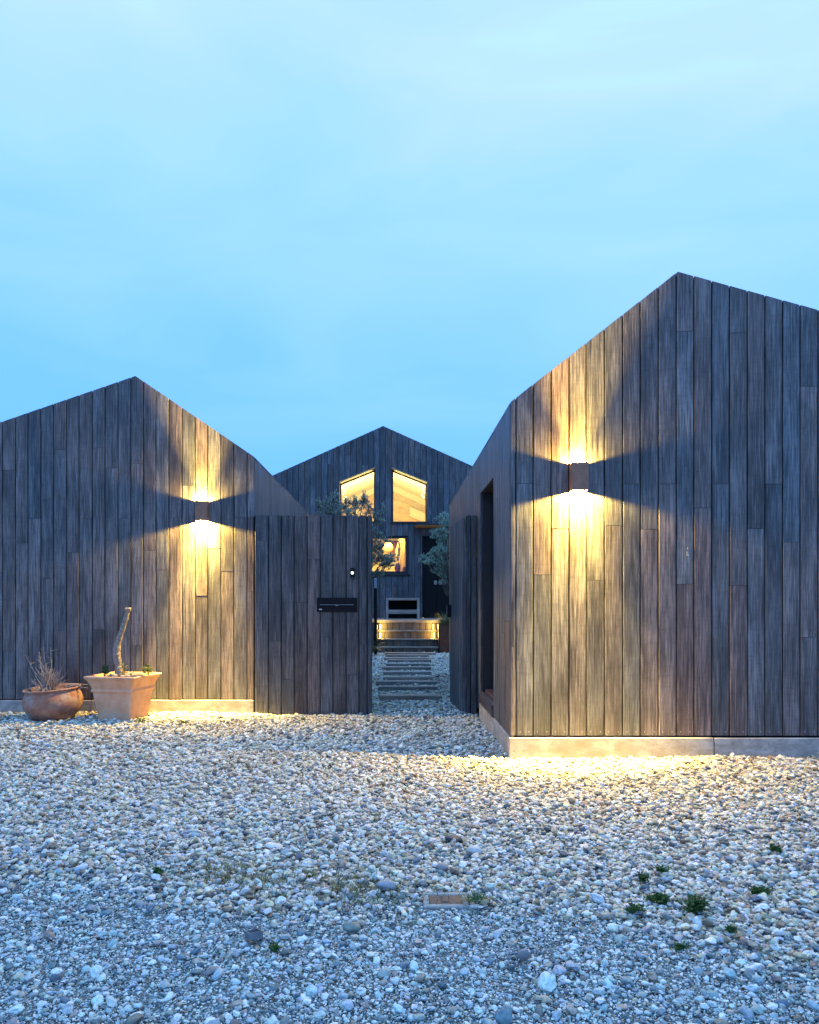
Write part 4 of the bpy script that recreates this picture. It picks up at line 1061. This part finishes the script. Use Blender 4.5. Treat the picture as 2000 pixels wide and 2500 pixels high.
tuft(447, 1772, 16, 10, 'tiny bright weed on the lamplit gravel right of the square pot', 22, 'sprig')
tuft(22, 1738, 34, 24, 'leafy weed at the wall left of the round pot', 60)
tuft(757, 2150, 18, 26, 'upright grassy weed left of the middle of the gravel', 60, leafy=False)
tuft(384, 2145, 16, 16, 'lone small weed in the gravel at the left', 40)
tuft(694, 2202, 16, 20, 'thin grassy weed below the upright grassy weed', 40, leafy=False)
tuft(670, 2335, 20, 22, 'sparse weed beside the dark hollow tray', 26)
gs_ = MB()                                                    # straggling grass between the stones
for i in range(900):
    x = random.choice([random.gauss(560, 60), random.gauss(880, 60), random.gauss(740, 160)]); y = 2140 + (x - 520) * .12 + random.gauss(0, 22)
    if random.random() < .6: x = round(x / 46) * 46 + random.gauss(0, 6); y = round(y / 26) * 26 + random.gauss(0, 4)
    if y < 2090: continue
    tx, ty, tg = at(x, y); a = random.uniform(0, 6.28)
    gs_.blade((tx, ty, tg + .015), (math.cos(a), math.sin(a), 0), random.uniform(.5, 2), .002, random.uniform(.035, .07), 3, 1.)
tag(gs_.build('grass', M['sedge'], kind='stuff'), 'thin straggling grass across the middle of the gravel')

# ------------------------------------------------------------------ gravel: every stone an instance of one of ten modelled pebbles
PAL = np.array([(.69, .69, .60), (.80, .84, .82), (.56, .52, .41), (.46, .51, .52), (.15, .19, .22), (.26, .22, .16), (.45, .35, .28), (.58, .53, .39)])
PAL2 = np.array([(.60, .71, .71), (.74, .85, .85), (.46, .54, .54), (.40, .51, .54), (.15, .22, .26), (.25, .25, .23), (.43, .37, .32), (.50, .54, .50)])  # grey grit stones near the camera, blue dusk light put into the colour
PW = np.array([.22, .17, .17, .14, .09, .09, .05, .07])
pts_, scl_, rot_, col_ = [], [], [], []
def scatter(x0, x1, y0, y1, cell, size, spread, lift, keep=1., flat=(.34, .64), pal=PW, mask=None, cols=None, fine=.78):
    cell = cell * (fine + .05)
    nx_, ny_ = int((x1 - x0) / cell), int((y1 - y0) / cell)
    gx, gy = np.meshgrid(np.arange(nx_), np.arange(ny_))
    x = x0 + (gx.ravel() + .5 * (gy.ravel() % 2) + rng.uniform(-.42, .42, gx.size)) * cell
    y = y0 + (gy.ravel() + rng.uniform(-.42, .42, gx.size)) * cell
    ok = rng.random(x.size) < keep
    inview = (x * F / np.maximum(y, .5) + CX > -1150) & (x * F / np.maximum(y, .5) + CX < 3150); ok &= inview
    ok &= ~((x > XR - .012) & (y > ZR - .012) & (x < RE) & (y < REND))
    ok &= ~((x < XL + .01) & (y > ZL - .012) & (y < LEND))
    ok &= ~((x < -.23) & (x > XL - .02) & (y > ZF + .0) & (y < ZF + .1)) & ~((x > .84) & (y > ZF) & (y < ZF + .1))
    for (a, b_, c_, d_) in SL_RECT: ok &= ~((x > a - .005) & (x < b_ + .005) & (y > c_ + .012) & (y < d_ - .015))
    for (a, b_, c_, d_) in SKIP: ok &= ~((np.abs(x - a) < c_) & (np.abs(y - b_) < d_))
    if mask is not None: ok &= mask(x, y)
    x, y = x[ok], y[ok]; n = x.size
    size = size * fine; s = size * np.exp(rng.normal(0, spread, n)); s = np.clip(s, size * .45, size * 2.1)
    a = rng.uniform(.62, .92, n); h = rng.uniform(*flat, n)
    z = gz(x, y) + lift * s + rng.uniform(-.12, .30, n) * s
    pts_.append(np.stack([x, y, z], -1)); scl_.append(np.stack([s * .5, s * .5 * a, s * .5 * h], -1))
    rot_.append(np.stack([rng.normal(0, .32, n), rng.normal(0, .32, n), rng.uniform(0, 6.283, n)], -1))
    c = (PAL if cols is None else cols)[rng.choice(len(PAL), n, p=pal / pal.sum())] * rng.uniform(.66, 1.24, (n, 1)) * rng.uniform(.92, 1.08, (n, 3))
    col_.append(np.clip(c, 0, .85))
edge = lambda x, y: 3.2 + .16 * np.sin(1.3 * x + .5) + .10 * np.sin(3.1 * x) - .30 * x      # where the loose gravel thins to grit
loose = lambda x, y: y > edge(x, y) + rng.normal(0, .12, x.size)
near = lambda x, y: y <= edge(x, y) + .25 + rng.normal(0, .12, x.size)
scatter(-8.5, 7.0, 2.2, 6.6, .0178, .0225, .38, .12, 1, mask=loose)
scatter(-8.5, 7.0, 2.2, 6.6, .0235, .026, .40, .42, .75, mask=loose)
scatter(-9.5, 5.5, 6.6, 8.86, .0225, .028, .34, .15)
scatter(-9.5, 5.5, 6.6, 8.86, .030, .031, .34, .42, .7)
scatter(-2., 2., 8.86, 18.62, .029, .034, .30, .12)
scatter(-2., 2., 8.86, 18.62, .040, .037, .30, .34, .6)
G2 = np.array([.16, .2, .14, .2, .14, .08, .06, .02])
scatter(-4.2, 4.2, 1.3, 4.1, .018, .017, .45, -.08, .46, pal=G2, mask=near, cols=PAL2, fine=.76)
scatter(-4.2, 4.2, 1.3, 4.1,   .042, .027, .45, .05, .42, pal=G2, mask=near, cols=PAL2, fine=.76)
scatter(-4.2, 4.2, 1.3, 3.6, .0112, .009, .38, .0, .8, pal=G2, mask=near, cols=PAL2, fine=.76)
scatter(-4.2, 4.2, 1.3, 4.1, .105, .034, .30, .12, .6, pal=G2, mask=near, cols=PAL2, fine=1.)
P_, SC_, RO_, CO_ = (np.concatenate(a) for a in (pts_, scl_, rot_, col_)); NP = len(P_)
me = bpy.data.meshes.new('gravel'); me.vertices.add(NP); me.vertices.foreach_set('co', P_.ravel())
for nm, ty, arr in (('rot', 'FLOAT_VECTOR', RO_), ('scl', 'FLOAT_VECTOR', SC_), ('col', 'FLOAT_VECTOR', CO_)):
    me.attributes.new(nm, ty, 'POINT').data.foreach_set('vector', arr.astype(np.float32).ravel())
me.attributes.new('kind_index', 'INT', 'POINT').data.foreach_set('value', rng.integers(0, 10, NP).astype(np.int32))
me.update(); me.materials.append(M['pebble'])
gravel = bpy.data.objects.new('gravel', me); C.objects.link(gravel); WL['gravel'] = Vector((0, 0, 0))
tag(gravel, 'loose rounded pebbles covering the forecourt and the path', kind='stuff')
ng = bpy.data.node_groups.new('pebbles', 'GeometryNodeTree')
ng.interface.new_socket('Geometry', in_out='INPUT', socket_type='NodeSocketGeometry'); ng.interface.new_socket('Geometry', in_out='OUTPUT', socket_type='NodeSocketGeometry')
gi, go = N(ng, 'NodeGroupInput'), N(ng, 'NodeGroupOutput')
g2i = N(ng, 'GeometryNodeGeometryToInstance')
for i in range(10):
    ico = N(ng, 'GeometryNodeMeshIcoSphere'); ico.inputs['Subdivisions'].default_value = 3; ico.inputs['Radius'].default_value = 1.
    pos = N(ng, 'GeometryNodeInputPosition'); va = N(ng, 'ShaderNodeVectorMath', operation='ADD'); va.inputs[1].default_value = (i * 7.3, i * 3.1, i * 5.7); L(ng, pos.outputs[0], va.inputs[0])
    nz = N(ng, 'ShaderNodeTexNoise'); nz.inputs['Scale'].default_value = .75 + .06 * i; nz.inputs['Detail'].default_value = 1.5; L(ng, va.outputs[0], nz.inputs['Vector'])
    sb = N(ng, 'ShaderNodeVectorMath', operation='SUBTRACT'); sb.inputs[1].default_value = (.5, .5, .5); L(ng, nz.outputs['Color'], sb.inputs[0])
    sl = N(ng, 'ShaderNodeVectorMath', operation='SCALE'); sl.inputs['Scale'].default_value = 1.5; L(ng, sb.outputs[0], sl.inputs[0])
    sp_ = N(ng, 'GeometryNodeSetPosition'); L(ng, ico.outputs['Mesh'], sp_.inputs['Geometry']); L(ng, sl.outputs[0], sp_.inputs['Offset'])
    L(ng, sp_.outputs[0], g2i.inputs[0])
ss = N(ng, 'GeometryNodeSetShadeSmooth'); sm_ = N(ng, 'GeometryNodeSetMaterial'); sm_.inputs['Material'].default_value = M['pebble']
iop = N(ng, 'GeometryNodeInstanceOnPoints')
L(ng, gi.outputs[0], iop.inputs['Points']); L(ng, g2i.outputs[0], sm_.inputs[0]); L(ng, sm_.outputs[0], ss.inputs[0]); L(ng, ss.outputs[0], iop.inputs['Instance'])
iop.inputs['Pick Instance'].default_value = True
def named(nm, ty):
    n_ = N(ng, 'GeometryNodeInputNamedAttribute', data_type=ty); n_.inputs['Name'].default_value = nm
    return [o_ for o_ in n_.outputs if o_.enabled and o_.name == 'Attribute'][0]
L(ng, named('kind_index', 'INT'), iop.inputs['Instance Index']); L(ng, named('scl', 'FLOAT_VECTOR'), iop.inputs['Scale'])
e2r = N(ng, 'FunctionNodeEulerToRotation'); L(ng, named('rot', 'FLOAT_VECTOR'), e2r.inputs[0]); L(ng, e2r.outputs[0], iop.inputs['Rotation'])
L(ng, iop.outputs[0], go.inputs[0])
gravel.modifiers.new('pebbles', 'NODES').node_group = ng
print('pebbles', NP)
